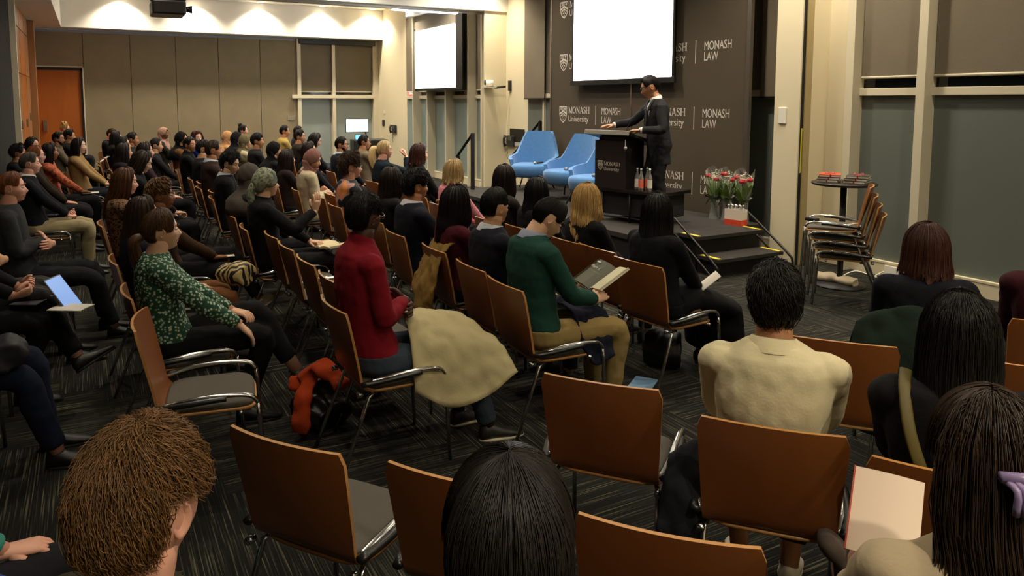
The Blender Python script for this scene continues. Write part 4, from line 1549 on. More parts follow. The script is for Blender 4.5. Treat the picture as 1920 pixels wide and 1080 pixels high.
def person(label, x, y, z, body, look, hair=('short', '1c1512', {}), skin=2, top='2a2a30', tname='jumper', bot='1a1a1e', bname='trousers',
           arms='lap', legs='flat', pitch=0, roll=0, lean=0, scale=0.92, wide=1.0, detail=1, scarf=None, glass=None, beard=None, collar=None,
           turtle=None, drape=0.12, seat=True, ch=None, seed=0, shoes='141312', skirt=False, seatlabel=None, faces=True, custom=None, extra=None, ankles=False, bodyz=0.0, vox=None, folds=0.012, long_sleeve=True, chairoff=0.0):
    """x, y, z = where the head is (world, metres); body / look = headings in degrees"""
    bh = R(body - 90)
    Rm = Matrix.Rotation(bh, 3, 'Z')
    off = Rm @ Vector((0, 0.075 - math.sin(R(lean)) * 0.55, 0))
    rx, ry = x + off.x, y + off.y
    root = empty('person', (rx, ry, bodyz), bh, label, 'person', 'seated audience')
    rnd = random.Random(seed * 7 + 3)
    hs = (z - bodyz - 0.47) / 0.745
    hz = 0.47
    I = Matrix.Identity(4)

    def T(p):
        """seated upright -> height scale and lean about the hips"""
        p = Vector(p)
        zz = hz + (p.z - hz) * hs
        v = Vector((p.x, p.y + 0.06, zz - 0.52))
        a = -R(lean)
        v = Vector((v.x, v.y * math.cos(a) - v.z * math.sin(a), v.y * math.sin(a) + v.z * math.cos(a)))
        return Vector((v.x, v.y - 0.06, v.z + 0.52))
    w = wide
    TOR = [(.455, .135, .10, -.02), (.50, .170, .130, -.035), (.58, .168, .122, -.065), (.68, .150, .108, -.09), (.78, .150, .108, -.105), (.88, .162, .115, -.115),
           (.95, .168, .110, -.12), (1.015, .165, .100, -.125), (1.055, .140, .088, -.128), (1.085, .095, .070, -.122), (1.10, .07, .062, -.118)]

    def torso(mb, inf, z0=0.0, z1=9, mi=0, n=20):
        rs = []
        for (zz, a, b, yc) in TOR:
            if zz < z0 or zz > z1:
                continue
            ra, rb = a * w + inf, b * (0.5 + 0.5 * w) + inf
            rs.append([T((ra * math.copysign(abs(math.cos(q)) ** 0.85, math.cos(q)), yc + rb * math.copysign(abs(math.sin(q)) ** 0.9, math.sin(q)), zz)) for q in [2 * math.pi * k / n for k in range(n)]])
        mb.rings(rs, mi)
    P = T((0, -0.105, 1.12))                         # neck pivot
    hy = R(look - body)
    hsc = scale
    HM = Matrix.Translation(P) @ Matrix.Rotation(hy, 4, 'Z') @ Matrix.Rotation(R(-pitch), 4, 'X') @ Matrix.Rotation(R(roll), 4, 'Y') @ Matrix.Translation((0, 0.022, 0.10 - 0.10 * (1 - hsc) * 0.6)) @ Matrix.Scale(hsc, 4)
    # limbs
    ap = custom or ARMS[arms]
    mb = MB()
    arm_pts = []
    for s, (wp, fd, pl, cu) in zip((1, -1), ap):
        Sh = T((0.170 * w * s, -0.115, 1.02))
        wr = Vector(wp)
        if wr.z > 0.5:
            wr.z = 0.5 + (wr.z - 0.5) * (0.5 + 0.5 * hs)
        E, wr = ik(Sh, wr, 0.275, 0.245, (0.55 * s, -0.35, -0.8))
        arm_pts.append((s, Sh, E, wr))
        hand_into(mb, wr, fd, pl, s, cu, L=0.98)
        mb.tube([E, E.lerp(wr, 0.5), wr], [0.036, 0.033, 0.024], 10)
        mb.tube([Sh, E], [0.045, 0.036], 10)
    leg_pts = []
    for s, an in zip((1, -1), LEGS[legs] if isinstance(legs, str) else legs):
        hip = Vector((0.085 * s * w, -0.02, 0.535))
        ank = Vector(an)
        K, ank = ik(hip, ank, 0.44, 0.43, (0.10 * s, 0.6, 1.0))
        leg_pts.append((s, hip, K, ank))
        mb.tube([hip, K, K.lerp(ank, 0.35), ank], [0.06, 0.05, 0.05, 0.034], 10)
    # body, neck, head in one mesh
    torso(mb, -0.012)
    nk = 0.056 * (0.5 + 0.5 * w) * 1.0
    hb = HM @ Vector((0, -0.012, -0.05))
    mb.tube([T((0, -0.125, 1.02)), T((0, -0.118, 1.09)), P.lerp(hb, 0.4), hb], [nk * 1.35, nk * 1.02, nk, nk], 16)
    head_into(mb, HM, 40 if detail else 26, 56 if detail else 36)
    sk = mat('skin', SKIN[skin], 0.5, bump=(120, 0.05), spec=0.4)
    lips = mat('lips', {1: 'b8706a', 2: 'a8605a', 3: '8e5048', 4: '6a3a34', 5: '4c2a26', 6: 'b86860'}[skin], 0.45)
    mb.build('body', [sk, lips], root)
    if faces:
        for s in (-1, 1):
            q = MB()
            q.ball((0.031 * s, 0.0735, 0.008), 0.0115, 0.0115, 0.0095, 10, 0, M=HM)
            q.ball((0.031 * s, 0.0805, 0.007), 0.0065, 0.0055, 0.0065, 8, 1, M=HM)
            q.build('eye', [mat('eye_white', 'd8cfc4', 0.3), mat('iris_dark', '20140e', 0.2)], root)
            q = MB()
            hc = hair[1] if hair else '241a14'
            q.tube([(0.014 * s, 0.096, 0.029), (0.03 * s, 0.095, 0.034), (0.047 * s, 0.084, 0.029)], [0.0028, 0.0034, 0.0018], 5, 0, M=HM)
            q.build('eyebrow', mat('brow', hc, 0.7), root)
    # clothes
    vx = vox or (0.010 if detail else 0.016)
    q = MB()
    torso(q, 0.012, 0.49)
    for s, Sh, E, wr in arm_pts:
        q.ball(T((0.150 * w * s, -0.118, 1.015)), 0.074 * (0.6 + 0.4 * w), 0.07, 0.060, 12)
        end = E.lerp(wr, 0.93)
        k = 0.9 + 0.1 * w
        q.tube(bez([Sh, Sh.lerp(E, 0.5), E, E.lerp(wr, 0.5), end], 3), [0.060 * k, 0.059 * k, 0.058 * k, 0.056 * k, 0.055 * k, 0.054 * k, 0.055 * k, 0.053 * k, 0.050 * k, 0.047 * k, 0.044, 0.041, 0.038][:13], 12)
    if turtle:
        q.tube([T((0, -0.122, 1.03)), T((0, -0.115, 1.10)), P.lerp(hb, 0.25)], [nk + 0.03, nk + 0.014, nk + 0.014], 14)
    remesh(q.build(tname, clothmat(top if top.startswith('!') else tname, top), root), vx, 4, folds, 0.08)
    if collar:
        q = MB()
        for (zz, rr, th) in ((1.065, nk * 1.5, 0.010), (1.10, nk * 1.17, 0.008)):
            pass
        rs = []
        for (zz, a, b, yc) in ((1.035, nk * 1.9, nk * 1.55, -0.122), (1.075, nk * 1.36, nk * 1.34, -0.118), (1.115, nk * 1.14, nk * 1.16, -0.112), (1.112, nk * 1.26, nk * 1.28, -0.112), (1.07, nk * 1.62, nk * 1.6, -0.12)):
            rs.append([T((a * math.cos(t_), yc + b * math.sin(t_), zz - 0.014 * math.sin(t_))) for t_ in [2 * math.pi * k / 24 for k in range(24)]])
        q.rings(rs, 0, False)
        q.build('shirt_collar', clothmat('collar', collar), root)
    q = MB()
    torso(q, 0.016, 0.0, 0.66)
    if skirt:
        rs = []
        K = [l[2] for l in leg_pts]
        A = [l[3] for l in leg_pts]
        km, am = (K[0] + K[1]) / 2, (A[0] + A[1]) / 2
        hw = abs(K[0].x - K[1].x) / 2 + 0.085
        for c, rx_, ry_, dirv in ((Vector((0, -0.02, 0.55)), 0.19, 0.12, 0), (Vector((0, 0.15, 0.56)), 0.18, 0.11, 1), (km + Vector((0, -0.06, 0.0)), hw + 0.02, 0.10, 1), (km + Vector((0, 0.05, -0.05)), hw + 0.03, 0.10, 2), (km.lerp(am, 0.5), hw + 0.04, 0.11, 3), (km.lerp(am, 0.9), hw + 0.05, 0.12, 3)):
            n = 24
            row = []
            for k in range(n):
                a = 2 * math.pi * k / n
                if dirv in (0, 1):
                    row.append(c + Vector((rx_ * math.cos(a), 0, ry_ * math.sin(a))))
                elif dirv == 2:
                    row.append(c + Vector((rx_ * math.cos(a), ry_ * 0.7 * math.sin(a), ry_ * 0.7 * math.sin(a))))
                else:
                    row.append(c + Vector((rx_ * math.cos(a), ry_ * math.sin(a), 0)))
            rs.append([tuple(p) for p in row])
        q.rings(rs)
    else:
        for s, hip, K, ank in leg_pts:
            hem = K.lerp(ank, 0.80 if ankles else 0.93)
            kk = 0.9 + 0.1 * w
            q.tube(bez([hip + Vector((0, 0, -0.01)), hip.lerp(K, 0.5), K, K.lerp(ank, 0.45), hem], 3), [r_ * kk for r_ in (0.088, 0.088, 0.086, 0.083, 0.079, 0.074, 0.070, 0.068, 0.066, 0.064, 0.061, 0.058, 0.056)], 12)
    remesh(q.build(bname, clothmat(bot if bot.startswith('!') else bname, bot), root), vx * 1.15, 4, folds, 0.08)
    # shoes
    for (s, hip, K, ank) in leg_pts:
        q = MB()
        sh = (K - ank).normalized()
        up = sh if ank.z > 0.15 else Vector((0, 0, 1))
        fwd = Vector((0.12 * s, 1, 0))
        if ank.z > 0.15:
            fwd = Vector((0.1 * s, 0.85, -0.35))
        fwd = (fwd - up * fwd.dot(up)).normalized()
        side = fwd.cross(up)
        Mf = Matrix((side, fwd, up)).transposed().to_4x4()
        Mf.translation = ank
        rs = []
        for (yy, hwid, zb, zt) in ((-0.055, 0.022, -0.075, -0.02), (-0.045, 0.034, -0.082, 0.012), (0.0, 0.038, -0.084, 0.02), (0.05, 0.038, -0.084, -0.008), (0.11, 0.045, -0.084, -0.03), (0.16, 0.043, -0.084, -0.045), (0.19, 0.030, -0.082, -0.055), (0.205, 0.012, -0.078, -0.066)):
            rs.append([(hwid * math.cos(a), yy, (zb + zt) / 2 + (zt - zb) / 2 * math.sin(a)) for a in [2 * math.pi * k / 14 for k in range(14)]])
        q.rings([list(reversed(r)) for r in rs], 0, True, True, Mf)
        so = q.build('shoe', mat('shoe_leather', shoes, 0.45), root)
        if detail:
            q = MB()
            rs = []
            for zz in (-0.086, -0.072):
                rs.append([((0.046 if math.sin(a) > 0 else 0.038) * math.cos(a), 0.075 + 0.135 * math.sin(a), zz) for a in [2 * math.pi * k / 20 for k in range(20)]])
            q.rings(rs, 0, True, True, Mf)
            q.build('sole', mat('sole', 'cfc4a8' if shoes not in ('141312', '1a1816') else '1a1816', 0.7), so)
    # hair or scarf
    if scarf:
        headscarf(root, HM, I, clothmat('scarf', scarf), seed=seed, yaw=hy, drape=drape)
    elif hair:
        st, hc, kw = hair
        kw = dict(kw)
        tl = kw.pop('tail', None)
        bun = kw.pop('bun', None)
        kw.setdefault('strands', 420 if detail else 160)
        kw.setdefault('srad', 0.0016 if detail else 0.003)
        h_ = build_hair(root, HM, st, hc, seed=seed + 1, **kw)
        if tl:
            tail(root, HM, hc, tl[0], tl[1], seed=seed)
        if bun:
            q = MB()
            rr = random.Random(seed)
            for k in range(26):
                a = rr.uniform(0, 6.28)
                b = rr.uniform(0.3, 1)
                q.tube([(bun[0] + bun[3] * math.cos(a + t_) * b, bun[1] + bun[3] * math.sin(a + t_) * 0.8 * b, bun[2] + bun[3] * 0.7 * math.sin(a * 3 + t_ * 1.3)) for t_ in (0, 0.7, 1.4, 2.1)], bun[3] * 0.28, 6, 0, M=HM)
            q.build('hair_bun', hairmat(hc), root)
    if glass:
        glasses(root, HM, glass)
    if beard:
        q = MB()
        rs = []
        for i in range(9):
            row = []
            for k in range(25):
                az = R(-88 + 176 * k / 24)
                aa = abs(math.degrees(az))
                t0 = 131 - 26 * smooth(18, 70, aa)
                th = R(t0 + (152 - t0) * i / 8)
                p = skull(th, az, True)
                e = (1 - smooth(78, 88, aa)) * smooth(0, 1.5, i)
                row.append(p * (0.985 + 0.05 * e))
            rs.append(row)
        q.rings(rs, 0, False, False, HM)
        q.build('beard', hairmat(beard), root)
    if seat:
        c = Rm @ Vector((0, 0.02, 0))
        chair(rx + c.x, ry + c.y, body if ch is None else ch, seatlabel or 'wooden chair under the ' + ' '.join(label.replace(',', '').split()[:11]))
    root['_hm'] = 0
    del root['_hm']
    bpy.context.view_layer.update()
    return root, root.matrix_world @ HM, root.matrix_world.copy()


def world_heading(u):
    return 152.2 - math.degrees(math.atan((u - 900) / 1391))
BLK, DBR, BRN = '17120f', '2a1a12', '4a2e1c'
NAVY, BLACKC, CHAR = '1d2030', '151416', '2b2a2c'


def L(ph):
    return ph


def longh(col, Lh=0.34, thick=0.018, wave=0.0, **k):
    return ('long', col, dict(Lh=Lh, thick=thick, wave=wave, **k))


def short(col, thick=0.016, **k):
    return ('short', col, dict(thick=thick, **k))


def open_book(Mw, pos, w, h, lab, cover=None, ang=30, rot=None, page='e8e0cc', left_page=None, text=None):
    """an open book held or lying: pos in the person's own frame; returns its Empty"""
    t = empty('book', (0, 0, 0), 0, lab, 'book')
    t.matrix_world = Mw @ Matrix.Translation(pos) @ (rot or Matrix.Identity(4))
    pg = mat('paper', page, 0.8)
    for s in (-1, 1):
        A = Matrix.Rotation(R(-ang * s), 4, 'Y')
        q = MB()
        xs = [0, 0.15, 0.4, 0.7, 1.0]
        top = [[(s * x * w, y, 0.012 * math.sin(math.pi * min(1, x * 1.2)) + 0.006) for x in xs] for y in (-h / 2, h / 2)]
        bot = [[(s * x * w, y, 0.0) for x in xs] for y in (-h / 2, h / 2)]
        q.rings([top[0], top[1]] if s < 0 else [top[1], top[0]], 0, False, False, A)
        q.rings([bot[1], bot[0]] if s < 0 else [bot[0], bot[1]], 0, False, False, A)
        q.rings([top[0], bot[0]], 0, False, False, A)
        q.rings([bot[1], top[1]], 0, False, False, A)
        q.box(s * w if s > 0 else -w - 0.001, w + 0.001 if s > 0 else -w, -h / 2, h / 2, 0, 0.014, 0, A)
        m_ = pg if not (left_page and s < 0) else mat('printed_page', left_page, 0.6)
        o = q.build('page_block', m_, t, False)
        q = MB()
        q.box(min(0, s * w * 1.02), max(0, s * w * 1.02), -h / 2 - 0.002, h / 2 + 0.002, -0.003, 0, 0, A)
        q.build('cover', mat('book_cover', cover or 'd8d0c0', 0.6), t, False)
        if text and s < 0:
            mb = MB()
            v, f = text_mesh(text, w * 0.45, 0.022)
            mb.add([(p[0] - w * 0.9, p[2] + h * 0.12, 0.0215) for p in v], f, 0, A)
            mb.box(-w * 0.9, -w * 0.2, h * 0.02, h * 0.022, 0.021, 0.0216, 0, A)
            mb.box(-w * 0.9, -w * 0.72, h * 0.34, h * 0.39, 0.021, 0.0216, 0, A)
            mb.build('lettering', LETTER, t, False)
    return t


def sheet(Mw, pos, w, h, lab, rot=None, bend=0.03, col='ece6da', name='paper', cat='paper', th=0.004):
    t = empty(name, (0, 0, 0), 0, lab, cat)
    t.matrix_world = Mw @ Matrix.Translation(pos) @ (rot or Matrix.Identity(4))
    q = MB()
    n = 8
    a = [[(-w / 2 + w * i / n, y, bend * math.sin(math.pi * i / n)) for i in range(n + 1)] for y in (-h / 2, h / 2)]
    b = [[(p[0], p[1], p[2] - th) for p in r] for r in a]
    q.rings([a[1], a[0]], 0, False, False)
    q.rings([b[0], b[1]], 0, False, False)
    q.rings([a[0], b[0]], 0, False, False)
    q.rings([b[1], a[1]], 0, False, False)
    q.rings([[a[0][-1], b[0][-1]], [a[1][-1], b[1][-1]]], 0, False, False)
    q.rings([[b[0][0], a[0][0]], [b[1][0], a[1][0]]], 0, False, False)
    q.build('sheet', mat('paper', col, 0.8), t, True)
    return t


RX = lambda a: Matrix.Rotation(R(a), 4, 'X')
RY = lambda a: Matrix.Rotation(R(a), 4, 'Y')
RZ = lambda a: Matrix.Rotation(R(a), 4, 'Z')

# ---- foreground, angled rows on the right --------------------------------------------------
_, HMW, _ = person('person with tousled light brown curls in an olive top, seated nearest at the bottom left', -1.255, 0.06, 1.19, 128, 139,
       hair=('crop', '70502f', dict(thick=0.012, curly=0.007, strands=6500, srad=0.0008, mess=0.013)), skin=6, top='3c3826', tname='jumper', seed=1, vox=0.008, scale=1.0)
_, HMW, _ = person('person with short straight black hair seen from behind, seated at the bottom centre', -0.86, 0.51, 1.20, 132, 150,
       hair=('short', '1c1713', dict(thick=0.020, strands=5000, srad=0.0009, mess=0.012)), skin=6, top='1c1a1c', tname='jacket', seed=2, vox=0.008, scale=1.03)
_, HMW, M3 = person('person with long dark wavy hair in a cream coat, seated at the bottom right', -0.70, 1.42, 1.175, 138, 142,
       hair=('behind', '35271c', dict(Lh=0.50, thick=0.014, wave=0.009, strands=4000, srad=0.0011, mess=0.022)), skin=6, top='b8a688', tname='coat', seed=3, vox=0.009, arms='book', scale=1.0, pitch=6)
q = MB()
for s in range(6):
    q.tube(bez([(0.02 - 0.012 * s, -0.118, 0.03), (0.03 - 0.012 * s, -0.15, 0.02), (0.03 - 0.012 * s, -0.145, -0.02)], 3), 0.006, 6)
q.tube([(-0.045, -0.128, 0.035), (0.03, -0.128, 0.035)], 0.010, 8)
hc = q.build('hair_claw', mat('lilac_plastic', '8a78a0', 0.3), None)
hc.matrix_world = HMW
tag(hc, 'lilac plastic hair claw clipped on the back of the long dark wavy hair', 'hair clip')
sheet(Matrix.Translation((-1.05, 1.665, 0.85)), (0, 0, 0), 0.15, 0.20, 'cream booklet with a red edge held up by the person in the cream coat', rot=RZ(28) @ RX(50), bend=0.008, col='e2cdb8', name='booklet', cat='book', th=0.008)
bk_ = bpy.data.objects[[o.name for o in bpy.data.objects if o.name.startswith('booklet')][0]]
MB().box(-0.0785, -0.075, -0.101, 0.101, -0.010, 0.004).build('red_spine', mat('book_cover', 'a8452e', 0.6), bk_, False)
person('person in a cream buttoned shirt with short black curly-topped hair, seated facing away', -1.67, 1.99, 1.175, 131, 131,
       hair=('short', '17120f', dict(thick=0.018, curly=0.006, strands=2200, srad=0.0012, mess=0.008)), skin=3, top='d6caa4', tname='shirt', bot='24201e', collar='dccfa8', arms='wide', seed=4, vox=0.008, shoes='d8cdb8', ankles=True, scale=0.98, wide=1.05, folds=0.011, legs='tuck')
_, HMW, M5 = person('person with very long black hair and an olive shoulder strap, seated at the right', -1.21, 2.22, 1.165, 125, 122,
       hair=longh('15110f', 0.52, 0.018, 0.003, strands=2600, srad=0.0012, mess=0.014), skin=2, top='121114', tname='jumper', seed=5, vox=0.009)
q = MB()
q.tube(bez([(-0.13, -0.12, 1.06), (-0.135, -0.19, 1.02), (-0.12, -0.245, 0.92), (-0.08, -0.255, 0.80), (-0.02, -0.25, 0.66)], 4), 0.017, 8, flat=0.25, upv=(0, 1, 0))
st = q.build('bag_strap', mat('olive_strap', '584c1c', 0.6), None)
st.matrix_world = M5
tag(st, 'olive green bag strap over the shoulder of the long black haired person', 'bag strap')
person('person with shoulder-length chestnut hair in a dark jumper, seated by the right window', -2.12, 3.57, 1.125, 130, 134,
       hair=('bob', '44261a', dict(Lh=0.13, thick=0.020, strands=1500, srad=0.0013, mess=0.010, wave=0.004)), skin=6, top='12141c', tname='jumper', seed=6)
person('person in a dark maroon jumper, only the shoulder inside the right edge', -1.78, 4.06, 1.17, 129, 129, hair=longh('1a1210', 0.2), skin=2, top='3a141c', tname='jumper', seed=7, wide=1.05)

# ---- front and middle rows facing the stage ------------------------------------------------
_, _, M8 = person('person with very long black hair in a black suit, seated nearest the stage steps', -3.63, 3.22, 1.13, 95, 128,
       hair=longh('0e0c0c', 0.47, 0.020, 0.0, strands=1500, srad=0.0014, mess=0.008), skin=2, top='111114', tname='jacket', bot='0f0f11', skirt=True, seed=9, legs='out', arms='lap', seatlabel='wooden-backed chair under the long straight haired person in the black suit')
sheet(M8, (0.12, 0.27, 0.66), 0.12, 0.17, 'folded white papers held by the person in the black suit', rot=RZ(-35) @ RX(40), bend=0.025)
_, _, M9 = person('person in a green jumper and blue collar bent over an open book', -3.52, 2.24, 1.215, 88, 78,
       hair=short('100d0c', 0.020, strands=1800, srad=0.0012), skin=1, top='1d4238', tname='jumper', bot='8f7a4c', collar='8f94a8', arms='custom', custom=(((0.12, 0.27, 0.71), (-0.35, 0.9, 0.2), (-0.6, -0.2, -0.6), 0.35), ((-0.12, 0.29, 0.70), (0.35, 0.9, 0.15), (0.7, 0, 0.6), 0.7)),
       pitch=38, lean=4, seed=10, vox=0.009, shoes='2a2622')
open_book(M9, (-0.02, 0.42, 0.78), 0.15, 0.225, 'open book with a dark olive title page held by the person in green', rot=RX(28), ang=14, left_page='4a4a38', page='cfc8a8', text='Part 1', cover='d8d4c8')
person('person in a red turtleneck with close black curls and arms crossed', -3.56, 1.23, 1.26, 90, 118,
       hair=('crop', '0c0a09', dict(thick=0.030, curly=0.004, strands=1800, srad=0.0011, mess=0.003)), skin=5, top='7c1220', tname='jumper', turtle=True, bot='39434e', bname='jeans', arms='crossed', seed=11, vox=0.009, glass='8a5a3a', shoes='2a2724', legs='out', wide=1.02)
_, _, M11 = person('person in a green floral blouse with brown hair tied at the nape and legs crossed', -4.33, 0.33, 1.135, 92, 96,
       hair=('tied', '4a301c', dict(thick=0.014, strands=1500, srad=0.0012, mess=0.006, tail=([(0, -0.10, -0.02), (0, -0.15, -0.04), (0.0, -0.15, -0.12), (0.0, -0.13, -0.22), (0, -0.11, -0.30)], 0.036))), skin=1, top='!floral', tname='blouse', bot='121213',
       arms='custom', custom=(((0.20, 0.30, 0.60), (0.0, 0.7, -0.75), (-0.2, -0.6, -0.8), 0.2), ((0.02, 0.30, 0.64), (0.6, 0.8, -0.2), (0, 0, -1), 0.4)), legs='crossl', seed=12, vox=0.009, ankles=True, shoes='141312', wide=0.9, pitch=-2)
person('person with long brown hair seated just behind the green floral blouse', -5.25, 0.29, 1.10, 92, 98, hair=longh('2e1e14', 0.36, 0.018, 0.003, strands=700), skin=1, top='1a1a22', tname='coat', bot='6a4426', seed=13, wide=0.9)
_, _, Mb = person('person with golden brown braids and round glasses writing in a brown jumper', -6.15, 0.47, 1.11, 88, 88, hair=('crop', '5a3c1c', dict(thick=0.020, curly=0.012, strands=1200, srad=0.0035, mess=0.01)), skin=4, top='3a2616', tname='jumper', bot='141416', arms='write', legs='crossl', glass='a89060', seed=14, shoes='b0a080')
sheet(Mb, (0.02, 0.33, 0.625), 0.15, 0.21, 'white notepad on the lap of the braided person', bend=0.002)
person('person with long auburn hair resting a cheek on one hand in a leopard print top', -6.87, 0.24, 1.17, 90, 90, hair=longh('4a2c18', 0.33, 0.018, 0.003, strands=600), skin=6, top='!leopard', tname='blouse', bot='141416', arms='chin', seed=15, wide=0.9, pitch=6)
person('person with dark hair looking down in a black jacket and white shirt', -8.45, 0.44, 1.235, 90, 84, hair=longh('231812', 0.24, 0.020, strands=300), skin=1, top='131315', tname='jacket', collar='d8d4cc', arms='write', seed=16, wide=0.92, pitch=22, detail=0)
person('person with long dark hair in profile in a plum top, left of the aisle', -10.3, 0.62, 1.21, 85, 84, hair=longh('1c1210', 0.32, strands=250), skin=6, top='2a1820', tname='jumper', seed=17, wide=0.9, detail=0)
person('person with dark brown hair seen behind the white shirted person', -11.0, 0.40, 1.17, 90, 96, hair=longh('1f1612', 0.3, strands=160), skin=2, top='18181c', tname='jumper', seed=18, wide=0.9, detail=0)
person('person with black hair in a dark hooded top in the left middle rows', -12.3, 0.44, 1.20, 90, 80, hair=longh('14100f', 0.25, strands=160), skin=2, top='1a1a1c', tname='jumper', seed=19, detail=0)
person('person with short dark hair beside the far left fabric wall', -13.4, 0.62, 1.22, 90, 70, hair=short('1a1412'), skin=3, top='26241f', tname='jumper', seed=20, detail=0)
person('person with dark hair bowed near the fabric wall', -14.9, 0.42, 1.19, 90, 100, hair=longh('161110', 0.2, strands=160), skin=2, top='17171a', tname='jumper', seed=21, detail=0)
person('person leaning on one hand in black beside the timber door', -16.5, 0.36, 1.20, 70, 60, hair=short('3a2616'), skin=6, top='141416', tname='jumper', arms='chin', seed=22, detail=0, pitch=20)
person('person with a dark fringe half hidden before the fabric wall', -12.7, 0.92, 1.14, 88, 80, hair=short('1b1411'), skin=2, top='202024', tname='jumper', seed=23, detail=0)

# row with heads at y = 1.27
_, HMW, Mp = person('person in a sage patterned headscarf and black jacket with one hand raised', -6.12, 1.26, 1.175, 85, 88, scarf=None, hair=None, skin=1, top='121214', tname='jacket', bot='111113',
       custom=(((0.15, 0.28, 0.97), (0.15, 0.2, 1), (-0.9, -0.4, 0), 0.15), ((-0.04, 0.32, 0.63), (0.7, 0.7, 0), (0, 0, -1), 0.6)), seed=24, wide=0.95, collar='141416')
# headscarf wrapped behind with a tail
q = MB()
rs = []
for i in range(15):
    tt = i / 14
    row = []
    for k in range(48):
        az = -math.pi + 2 * math.pi * k / 48
        ad = abs(math.degrees(az))
        e = 47 + 55 * smooth(8, 60, ad) + 26 * smooth(90, 140, ad)
        p = skull(R(e) * tt + 0.01, az, False)
        p = p + p.normalized() * ((0.022 + 0.01 * smooth(100, 170, ad)) * (1 - 0.8 * (tt > 0.99)) + 0.003 * math.sin(az * 9 + tt * 14))
        row.append(tuple(p))
    rs.append(row)
q.rings(rs, 0, False)
q.tube(bez([(0, -0.10, 0.0), (0.0, -0.135, -0.08), (0.01, -0.12, -0.20), (0.02, -0.13, -0.34), (0.02, -0.12, -0.46)], 4), [0.05] * 6 + [0.055] * 6 + [0.05, 0.045, 0.04, 0.03, 0.02], 14, flat=0.7)
sc = q.build('headscarf', clothmat('!batik', ''), None)
sc.parent = [o for o in bpy.data.objects if o.name.startswith('person') and 'sage patterned' in o.get('label', '')][0]
sc.matrix_local = sc.parent.matrix_world.inverted() @ HMW
open_book(Mp, (0.03, 0.42, 0.63), 0.15, 0.21, 'open booklet on the lap of the person in the sage patterned headscarf', rot=RZ(25), ang=6, page='d8c8a0')
person('person in a plain grey-brown headscarf behind the sage patterned one', -6.85, 1.27, 1.16, 90, 110, scarf='4a423c', hair=None, skin=2, top='1a1a1c', tname='jumper', seed=25, wide=0.92)
person('person with tousled black hair and glasses looking down with arms folded in black', -8.2, 1.30, 1.19, 85, 55, hair=('short', '0f0c0b', dict(thick=0.028, curly=0.012, strands=900, srad=0.002, mess=0.012)), skin=1, top='121214', tname='jacket', collar='a8b0b4', arms='crossed', glass='1a1614', seed=26, pitch=14)
person('person in a brown suit jacket with short greying brown hair, in profile', -9.25, 1.30, 1.275, 88, 85, hair=short('2a1a12', 0.012), skin=3, top='2e201c', tname='jacket', collar='a8b4c0', seed=27, detail=0)
person('person with black hair hidden behind the brown suit', -10.35, 1.33, 1.22, 88, 80, hair=short('141010'), skin=2, top='18181a', tname='jumper', seed=28, detail=0)
person('person with cropped black hair and a black polo neck turned toward the aisle', -11.7, 1.31, 1.20, 80, 45, hair=short('15110f', 0.014), skin=3, top='101012', tname='jumper', turtle=True, seed=29, detail=0)
person('person in a black headscarf and brown jacket by the fabric wall', -12.9, 1.32, 1.235, 80, 60, scarf='0f0e10', hair=None, skin=3, top='6a4426', tname='jacket', seed=30, detail=0)
person('person with red curls in a bright blue blouse turned toward the camera', -14.1, 1.72, 1.20, 70, 25, hair=('bob', '3c1612', dict(Lh=0.14, thick=0.026, wave=0.006, strands=300, srad=0.003)), skin=1, top='2038a0', tname='blouse', seed=31, detail=0, roll=8)
person('person in a pale pink headscarf and dark green suit seated upright on the aisle', -15.4, 1.26, 1.23, 72, 50, scarf='b08878', hair=None, skin=4, top='23241e', tname='jacket', bot='23241e', arms='clasp', seed=32, detail=0)

# row with heads at y = 2.2
person('person in a navy suit with a black fade haircut and white collar', -4.02, 2.24, 1.18, 88, 100, hair=('crop', '100d0c', dict(thick=0.018, strands=1200, srad=0.0012)), skin=2, top='191a24', tname='jacket', collar='c8ccd8', seed=33)
person('person in a maroon jumper with thick wavy dark brown hair', -4.62, 2.26, 1.12, 88, 104, hair=longh('1a1010', 0.27, 0.026, 0.006, strands=1100, srad=0.0015, mess=0.014), skin=2, top='4a1420', tname='jumper', seed=34, wide=0.92)
person('person in a dark navy suit with curly black hair, chin resting near one hand', -5.30, 2.24, 1.18, 88, 92, hair=('short', '0e0c0c', dict(thick=0.026, curly=0.010, strands=1100, srad=0.0018, mess=0.01)), skin=3, top='181a24', tname='jacket', collar='d0d0d8', arms='chin', seed=35, wide=1.12)
person('person with straight dark brown shoulder-length hair in black, seen from behind', -5.98, 2.30, 1.155, 92, 120, hair=longh('221814', 0.19, 0.022, 0.0, strands=900, srad=0.0015), skin=2, top='141416', tname='jumper', seed=36, wide=0.92)
person('person with curly chestnut hair in a black top with orange and grey flowers', -7.0, 2.27, 1.20, 90, 82, hair=('short', '3c2818', dict(thick=0.040, curly=0.014, strands=1300, srad=0.002, mess=0.016)), skin=6, top='!bigflower', tname='blouse', glass='8090a0', seed=37, wide=0.98)
person('person in a dusty pink headscarf and beige coat looking down', -8.5, 2.26, 1.18, 85, 62, scarf='7e5850', hair=None, skin=2, top='b4a68a', tname='coat', bot='a89878', seed=38, drape=0, collar='b4a68a', pitch=18, arms='crossed', glass=None)
person('person with very long dark brown hair beside the beige coat', -9.3, 2.18, 1.12, 90, 100, hair=longh('1e1210', 0.40, 0.02, 0.004, strands=500, srad=0.002), skin=2, top='241a18', tname='jumper', seed=39, wide=0.9, detail=0)
person('person in a black headscarf and black robe in the centre rows', -10.4, 2.26, 1.16, 90, 75, scarf='0d0c0e', hair=None, skin=2, top='0f0f11', tname='jumper', seed=40, detail=0)
